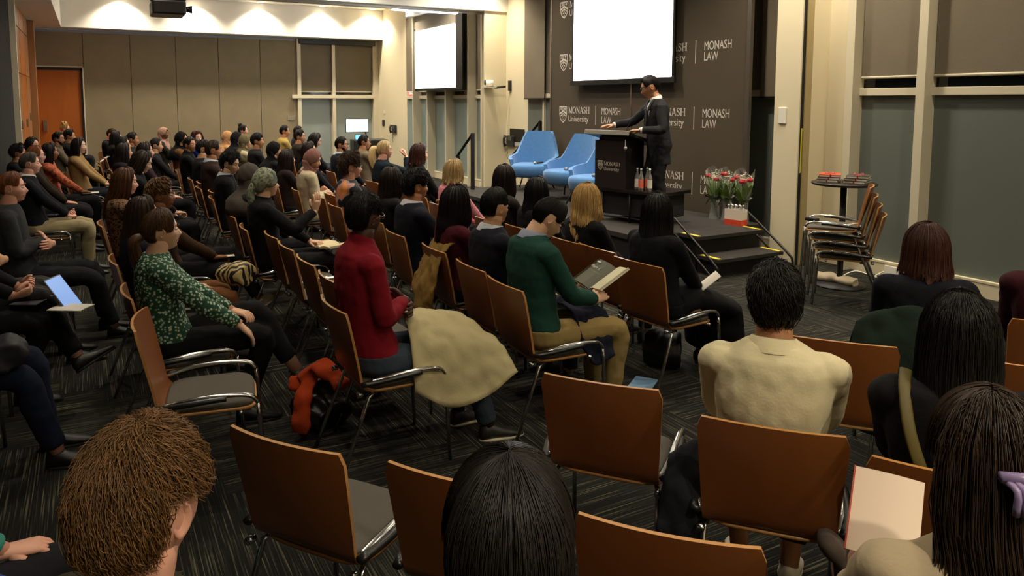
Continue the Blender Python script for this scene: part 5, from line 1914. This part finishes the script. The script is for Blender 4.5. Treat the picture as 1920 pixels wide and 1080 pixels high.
person('person with a black bowl cut in a black jacket, face in profile', -11.65, 2.28, 1.24, 90, 68, hair=('fringe', '0f0d0c', dict(thick=0.024)), skin=3, top='1c1a1c', tname='jacket', seed=41, detail=0)
person('person in an olive headscarf and cream top', -12.5, 2.25, 1.18, 90, 78, scarf='6a6044', hair=None, skin=2, top='b8ae90', tname='blouse', seed=42, detail=0)
person('person in a black headscarf beside the peach one', -13.4, 2.27, 1.19, 90, 85, scarf='121114', hair=None, skin=2, top='161618', tname='jumper', seed=43, detail=0)
person('person in a peach headscarf near the fabric wall', -14.3, 2.26, 1.17, 90, 90, scarf='b8885c', hair=None, skin=2, top='b8885c', tname='blouse', seed=44, detail=0)
person('person with a high dark bun behind the black headscarf', -15.5, 2.75, 1.26, 90, 70, hair=('tied', '1f1511', dict(bun=(0, -0.06, 0.13, 0.045))), skin=6, top='3a3a3c', tname='jumper', seed=45, detail=0)
person('person in glasses with loose dark hair behind the dusty pink headscarf', -9.9, 2.62, 1.18, 88, 70, hair=longh('1d1412', 0.3, strands=200), skin=2, top='1a1a1e', tname='jumper', glass='1a1614', seed=46, wide=0.9, detail=0)

# row with heads at y = 3.2
person('person in dark checks with dark brown hair in a small clip', -5.55, 3.18, 1.175, 92, 118, hair=longh('1d1310', 0.30, 0.02, 0.004, strands=800, srad=0.0015), skin=2, top='2a2420', tname='jacket', seed=47, wide=0.92)
person('person with long smooth black hair in black in the front row', -5.08, 3.22, 1.10, 92, 100, hair=longh('0f0c0c', 0.40, 0.018, 0.0, strands=900, srad=0.0015), skin=6, top='131315', tname='jumper', seed=48, wide=0.92)
_, _, Mbw = person('person with long wavy blonde hair in a black blazer', -4.42, 3.24, 1.10, 92, 122, hair=longh('c4a066', 0.27, 0.022, 0.012, strands=1600, srad=0.0014, mess=0.016), skin=6, top='121214', tname='jacket', seed=49, wide=0.9)
sheet(Mbw, (0.16, 0.36, 0.60), 0.15, 0.21, 'white open notebook on the knee of the person with wavy blonde hair', bend=0.02, rot=RZ(20))
person('person with a straight blonde bob and glasses in a pink checked top', -6.6, 3.20, 1.14, 92, 92, hair=('bob', 'ae9264', dict(Lh=0.10, thick=0.024, strands=1200, srad=0.0016)), skin=6, top='!plaid', tname='jumper', glass='3a3030', seed=50, wide=0.92)
person('person with brown wavy hair in profile wearing black in the front row', -8.0, 3.42, 1.23, 92, 76, hair=('bob', '3c2018', dict(Lh=0.12, thick=0.026, wave=0.004, strands=600, srad=0.002)), skin=6, top='141416', tname='jacket', seed=51, wide=0.95, detail=1)
person('person with a pale blonde ponytail and clear glasses raising a hand to the face', -8.9, 3.32, 1.23, 92, 76, hair=('tied', 'c2aa7c', dict(thick=0.016, strands=700, srad=0.002, tail=([(0, -0.10, 0.03), (0, -0.16, 0.01), (0.0, -0.17, -0.10), (0.0, -0.14, -0.22), (0, -0.12, -0.28)], 0.055))), skin=6, top='14202a', tname='jumper', arms='eye', glass='b0a8a0', seed=52)
person('person with a dark beard and glasses in a navy suit', -10.45, 3.24, 1.215, 90, 58, hair=short('120e0d', 0.014), skin=3, top='161a24', tname='jacket', collar='b8c0c8', beard='1a1210', glass='141210', seed=53)
person('person with glasses and short black hair in a taupe jacket before the operator lectern', -11.2, 3.84, 1.20, 90, 66, hair=short('141010', 0.014), skin=3, top='6a5c48', tname='jacket', glass='141210', seed=54, detail=0)
person('person with loose dark hair looking down, below the second room window', -12.0, 3.24, 1.22, 90, 72, hair=('bob', '18100e', dict(Lh=0.16, thick=0.024)), skin=6, top='1a1a1c', tname='jumper', seed=55, wide=0.9, pitch=18, detail=0)
person('person with dark hair turned away beside the person looking down', -12.9, 3.25, 1.23, 90, 60, hair=short('18100e', 0.03), skin=3, top='26201e', tname='jumper', seed=56, detail=0)
person('person with short black hair in a yellow top at the back of the second room', -14.6, 3.38, 1.265, 90, 72, hair=short('120e0d', 0.016), skin=3, top='a89050', tname='jumper', seed=57, detail=0)
person('person with dark swept hair and a headset beside the yellow top', -15.4, 3.85, 1.21, 90, 66, hair=short('120e0d', 0.02), skin=6, top='202024', tname='jumper', seed=58, detail=0)

# left block, heads near y = -0.5
person('person with short ginger hair in a grey jumper with arms folded at the left edge', -6.50, -0.53, 1.20, 90, 90, hair=('crop', '6e3e20', dict(thick=0.014, strands=900, srad=0.0014)), skin=6, top='2f3032', tname='jumper', bot='1a1b1e', arms='crossed', seed=60, legs='out')
person('person with short grey hair in a navy cardigan and beige trousers', -8.95, -0.56, 1.20, 90, 92, hair=('crop', '4a4440', dict(thick=0.013, strands=700, srad=0.0015)), skin=6, top='13151b', tname='cardigan', bot='9a8c6a', collar='c8c4b8', arms='clasp', seed=61)
person('person with ginger hair and glasses beside the navy cardigan', -10.3, -0.58, 1.20, 90, 86, hair=('tied', '7a4424', dict(thick=0.014)), skin=6, top='2a2018', tname='jumper', glass='402840', seed=62, detail=0)
_, _, Mo = person('person with long dark hair in an orange printed blouse with a name badge', -11.2, -0.47, 1.18, 90, 88, hair=longh('1a1210', 0.3, strands=200), skin=4, top='!orange', tname='blouse', bot='18181a', arms='write', seed=63, wide=0.92, detail=0)
MB().box(-0.03, 0.04, 0.0, 0.004, 0, 0.06).build('badge', mat('badge_blue', 'b8c4e0', 0.5), [o for o in bpy.data.objects if 'orange printed' in o.get('label', '') and o.name.startswith('person')][0], False, 0, Matrix.Translation((0.11, 0.055, 0.80)))
sheet(Mo, (0.04, 0.36, 0.63), 0.15, 0.21, 'white booklet on the lap of the person in the orange blouse', bend=0.004)
_, _, Mt = person('person with long dark hair in a tan jacket and jeans with an open notebook', -12.0, -0.14, 1.21, 80, 66, hair=longh('1c1410', 0.30, strands=300), skin=1, top='9a7c50', tname='jacket', bot='20242e', bname='jeans', arms='write', seed=64, wide=0.9, detail=0)
sheet(Mt, (0.06, 0.38, 0.625), 0.17, 0.24, 'open white notebook on the knees of the person in the tan jacket', bend=0.006, rot=RZ(-20))
person('person with a dark beard and glasses in an olive check shirt', -14.4, -0.47, 1.215, 88, 62, hair=short('1a1210'), skin=3, top='5a5040', tname='shirt', glass='141210', beard='1a1210', seed=65, detail=0)
_, _, Mq = person('person with thick black hair half hidden behind the olive check shirt', -15.2, -0.32, 1.22, 90, 75, hair=short('0f0c0c', 0.03), skin=3, top='1c1c1e', tname='jumper', seed=66, detail=0)
sheet(Mq, (0.3, 0.42, 0.80), 0.3, 0.24, 'large white sheet held up in the left rear rows', rot=RX(35) @ RZ(10), bend=0.01)
person('person with dark hair seen above the ginger hair by the timber cupboards', -13.0, -0.77, 1.19, 90, 60, hair=longh('1a1312', 0.2, strands=160), skin=6, top='232022', tname='jumper', seed=67, detail=0)
person('person with a blonde top knot against the timber door', -19.6, -0.50, 1.22, 90, 85, hair=('tied', '9a7c48', dict(bun=(0, -0.02, 0.13, 0.07), thick=0.024)), skin=6, top='202022', tname='jumper', seed=68, detail=0)
person('person with dark curly hair at the left edge behind the grey haired person', -12.0, -0.88, 1.12, 90, 88, hair=('short', '181210', dict(thick=0.03, curly=0.01)), skin=3, top='1a1a1c', tname='jumper', seed=69, detail=0)
_, _, Ms = person('person in white sleeves and a dark pinstripe skirt cropped by the left edge', -6.0, -0.80, 1.19, 90, 90, hair=longh('1a1210', 0.3, strands=200), skin=2, top='a8a498', tname='blouse', bot='!stripe', arms='crossed', legs='out', seed=70, wide=0.95)
_, _, Mtb = person('person in black using a tablet, cropped by the left edge', -5.25, -0.82, 1.19, 88, 90, hair=short('1a1210'), skin=6, top='141416', tname='jumper', bot='131314', arms='book', legs='crossl', seed=71, shoes='1a1816')
person('person in blue jeans with a bag on the lap, cropped by the left edge', -4.35, -0.84, 1.19, 86, 90, hair=short('2a1a12'), skin=6, top='16161a', tname='jumper', bot='141a2c', bname='jeans', arms='clasp', legs='out', seed=72)
person('person in a blue and green printed blouse cropped at the bottom left corner', -2.05, -0.52, 1.15, 110, 120, hair=longh('2a1a12', 0.2, strands=200), skin=6, top='!bluegreen', tname='blouse', seed=73, wide=0.95, arms='wide')

# ---- empty chairs ------------------------------------------------------------------------------
F = 0.28


def back_at(x, y, heading, label, group='empty chairs'):
    """x, y: middle of the top edge of the backrest"""
    a = R(heading)
    return chair(x + F * math.cos(a), y + F * math.sin(a), heading, label, group)


back_at(-2.17, 0.475, 125, 'empty wooden-backed chair with a grey seat, nearest at the lower left of centre')
back_at(-1.73, 0.84, 129, 'empty wooden-backed chair beside the black haired head at the bottom')
back_at(-1.27, 1.17, 132, 'empty wooden-backed chair at the very bottom centre, its back toward the camera')
back_at(-2.10, 1.60, 129, 'empty wooden-backed chair with a dark coat beside it, left of the cream shirt')
back_at(-1.99, 2.78, 129, 'empty wooden-backed chair in front of and right of the cream shirt')
back_at(-1.38, 3.22, 129, 'empty wooden-backed chair at the right edge with only its top edge showing')
chair(-3.68, 0.45, 80, 'empty wooden chair with its grey seat facing right, nearest the green floral blouse', 'empty chairs')
for i, x in enumerate([-4.13, -4.66, -5.19, -5.68]):
    back_at(x, 1.19, 90, '%s empty wooden chair to the left of the red turtleneck, seen on edge' % ('first', 'second', 'third', 'fourth')[i], 'empty chairs left of the red turtleneck')
for i, x in enumerate([-7.5, -8.75, -9.8]):
    back_at(x, 1.19, 90, 'empty wooden chair in the brown suit row, %s' % ('beside the grey-brown headscarf', 'beside the tousled black hair', 'just left of the brown suit')[i])
back_at(-6.5, 2.14, 90, 'empty wooden chair beside the large flower print top')
back_at(-7.75, 2.14, 90, 'empty wooden chair right of the beige coat')
back_at(-4.1, 3.08, 90, 'empty wooden chair between the wavy blonde hair and the black suit')
back_at(-7.3, 3.10, 90, 'empty wooden chair beside the blonde bob')
back_at(-7.9, 2.3, 90, 'empty wooden chair behind the pale blonde ponytail')
for i, x in enumerate([-11.2, -12.0, -12.9]):
    back_at(x, 2.14 + 0.02 * i, 90, 'empty pale wooden chair in the rear centre rows, %s' % ('by the black robe', 'by the bowl cut', 'by the olive headscarf')[i])
for i, (x, y) in enumerate([(-13.2, 0.12), (-13.9, 0.12)]):
    back_at(x, y, 90, 'empty light timber chair facing right near the left rear aisle, %s one' % ('nearer', 'farther')[i])
# stack of four chairs at the window
for i in range(4):
    c = chair(-4.36 - 0.03 * i, 6.10 - 0.02 * i, 215, '%s chair of the stack of four by the right window' % ('bottom', 'second lowest', 'second highest', 'top')[i], 'stacked chairs by the window')
    c.location.z = 0.085 * i

# ------------------------------------------------------------------ the speaker
def speaker():
    label = 'person in a dark suit, white shirt, patterned tie and glasses speaking at the lectern'
    bx_, by_, rot = -6.86, 6.05, 247
    root = empty('person', (bx_, by_, 0.4), R(rot - 90), label, 'person')
    I = Matrix.Identity(4)
    lean = R(6)

    def T(p):
        p = Vector(p)
        v = Vector((p.x, p.y, p.z - 0.95))
        if v.z > 0:
            v = Vector((v.x, v.y + v.z * math.sin(lean), v.z * math.cos(lean)))
        return Vector((v.x, v.y, v.z + 0.95))
    TOR = [(.84, .15, .11, 0), (.92, .17, .125, -.01), (1.0, .165, .12, 0), (1.10, .158, .112, 0), (1.22, .17, .118, 0), (1.32, .178, .118, -.01), (1.40, .172, .10, -.015), (1.445, .13, .08, -.02), (1.475, .075, .062, -.02)]

    def torso(mb, inf, z0, z1, mi=0):
        rs = [[T((((a + inf) * math.cos(q)), yc + (b + inf) * math.sin(q), z)) for q in [2 * math.pi * k / 24 for k in range(24)]] for (z, a, b, yc) in TOR if z0 <= z <= z1]
        mb.rings(rs, mi)
    P = T((0, 0.0, 1.53))
    HM = Matrix.Translation(P) @ Matrix.Rotation(R(-14), 4, 'Z') @ Matrix.Rotation(R(-20), 4, 'X') @ Matrix.Translation((0, 0.022, 0.100)) @ Matrix.Scale(1.09, 4)
    mb = MB()
    arms = [(1, (0.25, 0.50, 1.155), (-0.1, 1, 0.0), (0, 0, -1), 0.12), (-1, (-0.20, 0.30, 1.11), (0.55, 0.8, -0.05), (0, 0.1, -1), 0.25)]
    ap = []
    for s, w_, d, pl, cu in arms:
        Sh = T((0.185 * s, -0.01, 1.395))
        E, w_ = ik(Sh, w_, 0.29, 0.26, (0.5 * s, -0.5, -0.8))
        ap.append((s, Sh, E, w_))
        hand_into(mb, w_, d, pl, s, cu)
        mb.tube([E, w_], [0.034, 0.025], 10)
        mb.tube([Sh, E], [0.04, 0.034], 10)
    legs = []
    for s, (ax, ay) in ((1, (0.12, 0.02)), (-1, (-0.12, -0.08))):
        hip = Vector((0.09 * s, 0, 0.92))
        ank = Vector((ax, ay, 0.09))
        K, ank = ik(hip, ank, 0.425, 0.42, (0.05 * s, 1, 0))
        legs.append((s, hip, K, ank))
        mb.tube([hip, K, ank], [0.06, 0.045, 0.034], 10)
    torso(mb, -0.012, 0, 2)
    mb.tube([T((0, -0.02, 1.42)), T((0, -0.008, 1.50)), HM @ Vector((0, -0.012, -0.05))], [0.075, 0.056, 0.054], 16)
    head_into(mb, HM)
    mb.build('body', [mat('skin', SKIN[3], 0.45, bump=(120, 0.05)), mat('lips', '8e5048', 0.45)], root)
    for s in (-1, 1):
        q = MB()
        q.ball((0.031 * s, 0.0735, 0.008), 0.0115, 0.0115, 0.0095, 10, 0, M=HM)
        q.ball((0.031 * s, 0.0800, 0.004), 0.0065, 0.0055, 0.0065, 8, 1, M=HM)
        q.build('eye', [mat('eye_white', 'd8cfc4', 0.3), mat('iris_dark', '20140e', 0.2)], root)
        q = MB()
        q.tube([(0.014 * s, 0.096, 0.029), (0.03 * s, 0.095, 0.034), (0.047 * s, 0.084, 0.029)], [0.003, 0.0038, 0.002], 5, 0, M=HM)
        q.build('eyebrow', mat('brow', BLK, 0.7), root)
    build_hair(root, HM, 'crop', '120d0c', thick=0.018, strands=1500, srad=0.0012, seed=90, quiff=0.008, mess=0.004)
    glasses(root, HM, '181416')
    # shirt, tie, jacket
    q = MB()
    torso(q, 0.004, 1.0, 2)
    q.tube([T((0, -0.02, 1.44)), T((0, -0.008, 1.505))], [0.072, 0.062], 18)
    q.build('shirt', clothmat('shirt', 'd8d6d2'), root)
    q = MB()
    rs = []
    for (a, b, yc, z) in ((0.078, 0.070, -0.018, 1.455), (0.062, 0.062, -0.01, 1.49), (0.059, 0.060, -0.006, 1.515), (0.064, 0.065, -0.006, 1.513), (0.075, 0.073, -0.014, 1.48)):
        rs.append([T((a * math.cos(t_), yc + b * math.sin(t_), z - 0.02 * math.sin(t_))) for t_ in [2 * math.pi * k / 24 for k in range(24)]])
    q.rings(rs, 0, False)
    q.build('shirt_collar', clothmat('shirt', 'e4e2de'), root)
    q = MB()
    rs = []
    for (z, w_, y) in ((1.478, 0.012, 0.082), (1.462, 0.02, 0.090), (1.440, 0.016, 0.10), (1.38, 0.024, 0.118), (1.25, 0.034, 0.138), (1.12, 0.040, 0.138), (1.02, 0.044, 0.14), (0.97, 0.004, 0.14)):
        rs.append([T((w_, y, z)), T((0, y + 0.006, z)), T((-w_, y, z)), T((0, y - 0.006, z))])
    q.rings(rs)
    q.build('tie', ramp_mat('patterned_tie', 'voronoi', ['8a7890', '3a2c3c', '2e2230'], (90, 90, 90), rough=0.6, pos=[0, 0.35, 1]), root)
    q = MB()
    rs = []
    JT = [(.70, .185, .135, -.01)] + [(z, a + 0.022, b + 0.022, yc) for (z, a, b, yc) in TOR if z < 1.44] + [(1.45, .145, .095, -.02), (1.485, .088, .075, -.025)]
    for s_ in (0,):
        for (z, a, b, yc) in JT:
            n = 36
            # opening in front: narrow at the button, wide at the collar
            op = 0.05 + 0.55 * smooth(1.05, 1.46, z) + 0.35 * smooth(0.92, 0.70, z)
            row_o, row_i = [], []
            for k in range(n + 1):
                t_ = math.pi / 2 + op + (2 * math.pi - 2 * op) * k / n
                row_o.append(T((a * math.cos(t_), yc + b * math.sin(t_), z)))
                row_i.append(T(((a - 0.014) * math.cos(t_), yc + (b - 0.014) * math.sin(t_), z)))
            rs.append(row_o + list(reversed(row_i)))
    q.rings(rs)
    for s, Sh, E, w_ in ap:
        q.ball(T((0.165 * s, -0.012, 1.385)), 0.078, 0.074, 0.068, 12)
        q.tube(bez([Sh, Sh.lerp(E, 0.5), E, E.lerp(w_, 0.5), E.lerp(w_, 0.88)], 3), [0.066, 0.064, 0.062, 0.060, 0.058, 0.056, 0.056, 0.054, 0.052, 0.050, 0.047, 0.045, 0.043], 12)
    remesh(q.build('suit_jacket', clothmat('suit', '222226'), root), 0.008, 3, 0.012, 0.08)
    for s, Sh, E, w_ in ap:
        MB().tube([E.lerp(w_, 0.85), E.lerp(w_, 0.96)], [0.036, 0.036], 14).build('shirt_cuff', clothmat('shirt', 'e4e2de'), root)
    q = MB()     # lapels
    for s in (-1, 1):
        rs = []
        for (z, xi, xo, y) in ((1.475, 0.062, 0.088, 0.05), (1.43, 0.066, 0.112, 0.085), (1.36, 0.052, 0.118, 0.118), (1.33, 0.048, 0.085, 0.13), (1.2, 0.025, 0.055, 0.152), (1.08, 0.008, 0.018, 0.158)):
            rs.append([T((xi * s, y + 0.004, z)), T((xo * s, y - 0.006, z + 0.006)), T((xo * s, y - 0.012, z + 0.004)), T((xi * s, y - 0.006, z))])
        q.rings(rs if s > 0 else [list(reversed(r)) for r in rs])
    q.build('lapels', clothmat('suit', '222226'), root)
    q = MB()
    torso(q, 0.010, 0.0, 1.05)
    for s, hip, K, ank in legs:
        q.tube(bez([hip + Vector((0, 0, 0.02)), hip.lerp(K, 0.5), K, K.lerp(ank, 0.5), K.lerp(ank, 0.96)], 3), [0.098, 0.095, 0.09, 0.086, 0.082, 0.078, 0.074, 0.072, 0.07, 0.069, 0.068, 0.067, 0.066], 12)
    remesh(q.build('suit_trousers', clothmat('suit_dark', '1c1c20'), root), 0.009, 4, 0.014, 0.08)
    for s, hip, K, ank in legs:
        q = MB()
        rs = []
        for (yy, hwid, zt) in ((-0.06, 0.02, -0.03), (-0.05, 0.036, 0.0), (0.0, 0.04, 0.01), (0.06, 0.042, -0.02), (0.13, 0.045, -0.04), (0.19, 0.03, -0.055), (0.21, 0.012, -0.07)):
            rs.append([(hwid * math.cos(a), yy, (-0.088 + zt) / 2 + (zt + 0.088) / 2 * math.sin(a)) for a in [2 * math.pi * k / 14 for k in range(14)]])
        q.rings([list(reversed(r)) for r in rs], 0, True, True, Matrix.Translation(ank))
        q.build('shoe', mat('shoe_leather', '141312', 0.3), root)
    q = MB()
    s, Sh, E, w_ = ap[1]
    q.tube([E.lerp(w_, 0.97), E.lerp(w_, 1.02)], [0.031, 0.031], 16)
    q.build('wristwatch', STEEL, root)


speaker()

# ------------------------------------------------------------------ bags, coats, papers
def blob_cloth(name, pts, rad, m, label, cat, flat=0.5, folds=0.05, vox=0.012, fs=0.12, upv=None):
    q = MB()
    for pl, r_ in zip(pts, rad):
        P_ = bez(pl, 3)
        rr = r_ if not isinstance(r_, (list, tuple)) else [r_[min(len(r_) - 1, int(i * len(r_) / len(P_)))] for i in range(len(P_))]
        q.tube(P_, rr, 12, flat=flat, upv=upv)
    o = q.build(name, m, None)
    remesh(o, vox, 3, folds, fs)
    tag(o, label, cat)
    return o


def drape(name, corners, m, label, cat, sag=0.02, folds=0.03, th=0.012, nu=24, nv=18, fs=0.10, fn=None):
    """cloth sheet through four edge curves given as rows of points; solid thickness"""
    rows = [bez(r, 6) for r in corners]
    n = min(len(r) for r in rows)
    cols = []
    for k in range(n):
        cols.append(bez([r[k] for r in rows], 5))
    q = MB()
    q.rings(cols, 0, False, False)
    o = q.build(name, m, None)
    tx = bpy.data.textures.get('drape%.2f' % fs) or bpy.data.textures.new('drape%.2f' % fs, 'CLOUDS')
    tx.noise_scale = fs
    ss = o.modifiers.new('sub', 'SUBSURF')
    ss.levels = ss.render_levels = 1
    ss.subdivision_type = 'SIMPLE'
    d = o.modifiers.new('folds', 'DISPLACE')
    d.texture = tx
    d.texture_coords = 'GLOBAL'
    d.strength = folds
    s = o.modifiers.new('thickness', 'SOLIDIFY')
    s.thickness = th
    s.offset = 0
    tag(o, label, cat)
    return o


CREAMC = clothmat('coat_cream', 'b0a47c')
drape('coat', [[(-3.74, 1.46, 0.70), (-3.56, 1.42, 0.72), (-3.42, 1.40, 0.64), (-3.32, 1.38, 0.40)],
               [(-3.78, 1.60, 0.675), (-3.56, 1.59, 0.695), (-3.38, 1.58, 0.58), (-3.28, 1.56, 0.30)],
               [(-3.72, 1.76, 0.655), (-3.56, 1.76, 0.675), (-3.37, 1.77, 0.57), (-3.26, 1.77, 0.33)],
               [(-3.68, 1.86, 0.56), (-3.55, 1.88, 0.58), (-3.38, 1.92, 0.54), (-3.24, 1.93, 0.44)]], CREAMC, 'cream coat lying across the lap of the person in the red turtleneck', 'coat', folds=0.05)
TAN = clothmat('coat_tan', '8a6c38')
drape('jacket', [[(-4.80, 2.26, 0.62), (-4.62, 2.24, 0.66), (-4.46, 2.24, 0.64)],
                 [(-4.78, 2.17, 0.87), (-4.62, 2.155, 0.885), (-4.47, 2.16, 0.88)],
                 [(-4.76, 2.06, 0.74), (-4.60, 2.03, 0.76), (-4.45, 2.04, 0.76)],
                 [(-4.80, 1.99, 0.56), (-4.60, 1.96, 0.54), (-4.44, 1.99, 0.58)],
                 [(-4.70, 1.96, 0.44), (-4.58, 1.94, 0.34), (-4.46, 1.97, 0.44)]], TAN, 'tan jacket hung over the chair back behind the maroon jumper', 'jacket', folds=0.05, fs=0.07)
NAVC = clothmat('coat_navy', '171a2a')
drape('jacket', [[(-3.66, 2.42, 0.66), (-3.52, 2.40, 0.67), (-3.40, 2.40, 0.62), (-3.31, 2.40, 0.46)],
                 [(-3.68, 2.52, 0.655), (-3.52, 2.50, 0.67), (-3.38, 2.50, 0.60), (-3.29, 2.48, 0.36)],
                 [(-3.64, 2.64, 0.64), (-3.50, 2.62, 0.65), (-3.37, 2.62, 0.58), (-3.28, 2.60, 0.40)]], NAVC, 'navy jacket across the lap of the person in the green jumper', 'jacket', folds=0.05, fs=0.07)
GRC = clothmat('coat_green', '17241b')
GC = lambda u, n, z: (-2.0 + 0.77 * u + 0.64 * n, 3.42 + 0.64 * u - 0.77 * n, z)
drape('coat', [[GC(-0.34, -0.10, 0.55), GC(-0.12, -0.10, 0.62), GC(0.10, -0.09, 0.64), GC(0.24, -0.08, 0.60)],
               [GC(-0.30, 0.0, 0.80), GC(-0.12, 0.0, 0.88), GC(0.10, 0.0, 0.88), GC(0.25, 0.0, 0.86)],
               [GC(-0.33, 0.07, 0.68), GC(-0.12, 0.09, 0.74), GC(0.10, 0.10, 0.74), GC(0.26, 0.08, 0.72)],
               [GC(-0.38, 0.12, 0.48), GC(-0.12, 0.14, 0.50), GC(0.10, 0.14, 0.46), GC(0.28, 0.12, 0.46)],
               [GC(-0.40, 0.14, 0.34), GC(-0.12, 0.15, 0.28), GC(0.10, 0.16, 0.22), GC(0.30, 0.13, 0.26)]], GRC, 'dark green coat over the back of the chair by the chestnut haired person', 'coat', folds=0.06, fs=0.12)
DKC = clothmat('coat_dark', '1e2024')
drape('coat', [[(-2.02, 1.98, 0.50), (-1.96, 1.99, 0.56), (-1.90, 2.02, 0.50)],
               [(-1.95, 1.82, 0.56), (-1.88, 1.84, 0.64), (-1.82, 1.90, 0.56)],
               [(-1.90, 1.72, 0.44), (-1.83, 1.76, 0.50), (-1.77, 1.81, 0.44)],
               [(-1.89, 1.70, 0.30), (-1.82, 1.74, 0.20), (-1.77, 1.79, 0.32)]], DKC, 'dark coat hanging between the cream shirted person\'s chair and the empty one', 'coat', folds=0.06)
ORG = clothmat('cardigan_orange', 'a83c18')
o = blob_cloth('bag', [[(-4.12, 1.02, 0.09), (-4.02, 1.08, 0.13), (-3.90, 1.14, 0.09)], [(-4.06, 1.06, 0.20), (-3.98, 1.1, 0.22)]], [[0.12, 0.15, 0.13], 0.10], mat('bag_leather_black', '121213', 0.3), 'black leather handbag on the carpet under the orange cardigan', 'bag', flat=0.75, folds=0.05)
o = blob_cloth('cardigan', [[(-4.03, 1.0, 0.30), (-3.96, 1.06, 0.38), (-3.86, 1.12, 0.36), (-3.80, 1.16, 0.30)], [(-3.98, 1.04, 0.34), (-3.93, 0.98, 0.24), (-3.90, 0.95, 0.12), (-3.89, 0.94, 0.04)], [(-4.06, 0.98, 0.30), (-4.02, 0.96, 0.24)]],
           [[0.05, 0.06, 0.05], [0.05, 0.055, 0.05, 0.045], 0.045], ORG, 'orange knitted cardigan dropped over the black handbag on the floor', 'cardigan', flat=0.55, folds=0.05, vox=0.009)
blob_cloth('bag', [[(-3.95, 3.42, 0.13), (-3.82, 3.50, 0.13), (-3.76, 3.56, 0.13)]], [0.13], mat('bag_fabric_black', '111112', 0.5), 'black handbag on the carpet behind the black suit chair leg', 'bag', flat=0.95, folds=0.03)
blob_cloth('bag', [[(-4.28, -0.42, 0.63), (-4.10, -0.40, 0.62)]], [0.09], mat('bag_grey', '23232a', 0.6), 'dark cloth bag on the lap of the person in blue jeans', 'bag', flat=0.8, folds=0.04)
blob_cloth('bag', [[(-5.02, 6.60, 0.05), (-4.80, 6.64, 0.06), (-4.62, 6.66, 0.05)]], [0.07], mat('bag_canvas', 'c4b498', 0.8), 'pale canvas bag on the floor behind the stacked chairs', 'bag', flat=0.7, folds=0.04)
blob_cloth('bag', [[(-5.32, 0.78, 0.66), (-5.16, 0.92, 0.66)]], [[0.09, 0.12, 0.10]], ramp_mat('zebra_print', 'wave', ['16120c', '16120c', 'c0a870', 'c0a870'], (9, 14, 9), rough=0.6, distortion=6, pos=[0, 0.48, 0.52, 1]), 'zebra print bag on the lap beside the braided person', 'bag', flat=0.75, folds=0.03)
blob_cloth('bag', [[(-8.62, 2.66, 0.70), (-8.42, 2.70, 0.70)]], [0.12], ramp_mat('leopard_bag', 'noise', ['241c10', '8a7440', '2c2414'], (60, 60, 60), rough=0.6, pos=[0.42, 0.5, 0.6]), 'leopard print bag with a green scarf on the lap near the dusty pink headscarf', 'bag', flat=0.8, folds=0.03)
blob_cloth('coat', [[(-1.44, 1.98, 0.50), (-1.40, 2.03, 0.40), (-1.38, 2.02, 0.22), (-1.36, 2.03, 0.10)]], [[0.05, 0.06, 0.07, 0.08]], clothmat('coat_taupe', '5c5048'), 'taupe coat hanging beside the chrome chair arms at the lower right', 'coat', flat=0.5, folds=0.04)
sheet(Matrix.Translation((-3.66, 3.14, 0.006)), (0, 0, 0), 0.15, 0.21, 'blue and white leaflet lying on the carpet behind the beige trousers', rot=RZ(35), bend=0.002, col='7fa4c8', name='leaflet', cat='leaflet')
# tablet in the hands at the left edge
t = empty('tablet', (0, 0, 0), 0, 'tablet with a blue lit screen on the lap at the left edge', 'tablet')
t.matrix_world = Mtb @ Matrix.Translation((0.03, 0.55, 0.66)) @ RZ(-25) @ RX(125)
MB().box(-0.09, 0.09, -0.12, 0.12, -0.008, 0.0).build('casing', mat('tablet_grey', '70707a', 0.4, 0.6), t, False, 0.003)
MB().box(-0.082, 0.082, -0.112, 0.112, -0.0095, -0.008).build('screen', mat('tablet_screen_blue', (0.10, 0.16, 0.30), 0.3, emis=0.7), t, False)
t = empty('keyboard', (0, 0, 0), 0, 'grey folding keyboard cover of the tablet at the left edge', 'keyboard')
t.matrix_world = Mtb @ Matrix.Translation((0.03, 0.44, 0.625)) @ RZ(-25)
MB().box(-0.11, 0.11, -0.14, 0.02, 0, 0.008).build('keyboard_base', mat('keyboard_grey', '34303a', 0.6), t, False, 0.002)
sheet(Mtb, (0.16, 0.60, 0.60), 0.15, 0.21, 'closed white booklet under the tablet at the left edge', bend=0.002, rot=RZ(-30))
# cables near the socket
q = MB()
for k, c in enumerate([[(-5.0, 6.95, 0.01), (-4.95, 7.1, 0.06), (-4.8, 7.12, 0.05), (-4.66, 7.16, 0.02), (-4.6, 7.2, 0.01)], [(-4.8, 7.36, 0.06), (-4.82, 7.25, 0.02), (-4.72, 7.1, 0.02), (-4.62, 7.06, 0.05), (-4.5, 7.1, 0.01)], [(-4.7, 7.2, 0.01), (-4.64, 7.02, 0.02), (-4.58, 7.12, 0.06), (-4.5, 7.16, 0.02)]]):
    q.tube(bez(c, 5), 0.006, 6)
q.box(-4.52, -4.36, 7.08, 7.14, 0, 0.03)
tag(q.build('power_cable', mat('cable_white', 'e0d8c8', 0.5), None), 'white tangled power cable on the carpet under the right window', 'cable')
t = tag(MB().tube(bez([(-4.62, 5.98, 0.735), (-4.5, 5.9, 0.73), (-4.3, 5.95, 0.74), (-4.25, 6.1, 0.75)], 5), 0.006, 6).build('charger_cable', mat('cable_white', 'e0d8c8', 0.5), None), 'white cable with a black plug lying on the top stacked chair', 'cable')
MB().box(-4.70, -4.58, 5.96, 6.02, 0.725, 0.76).build('charger_brick', BLACK, t, False, 0.008)
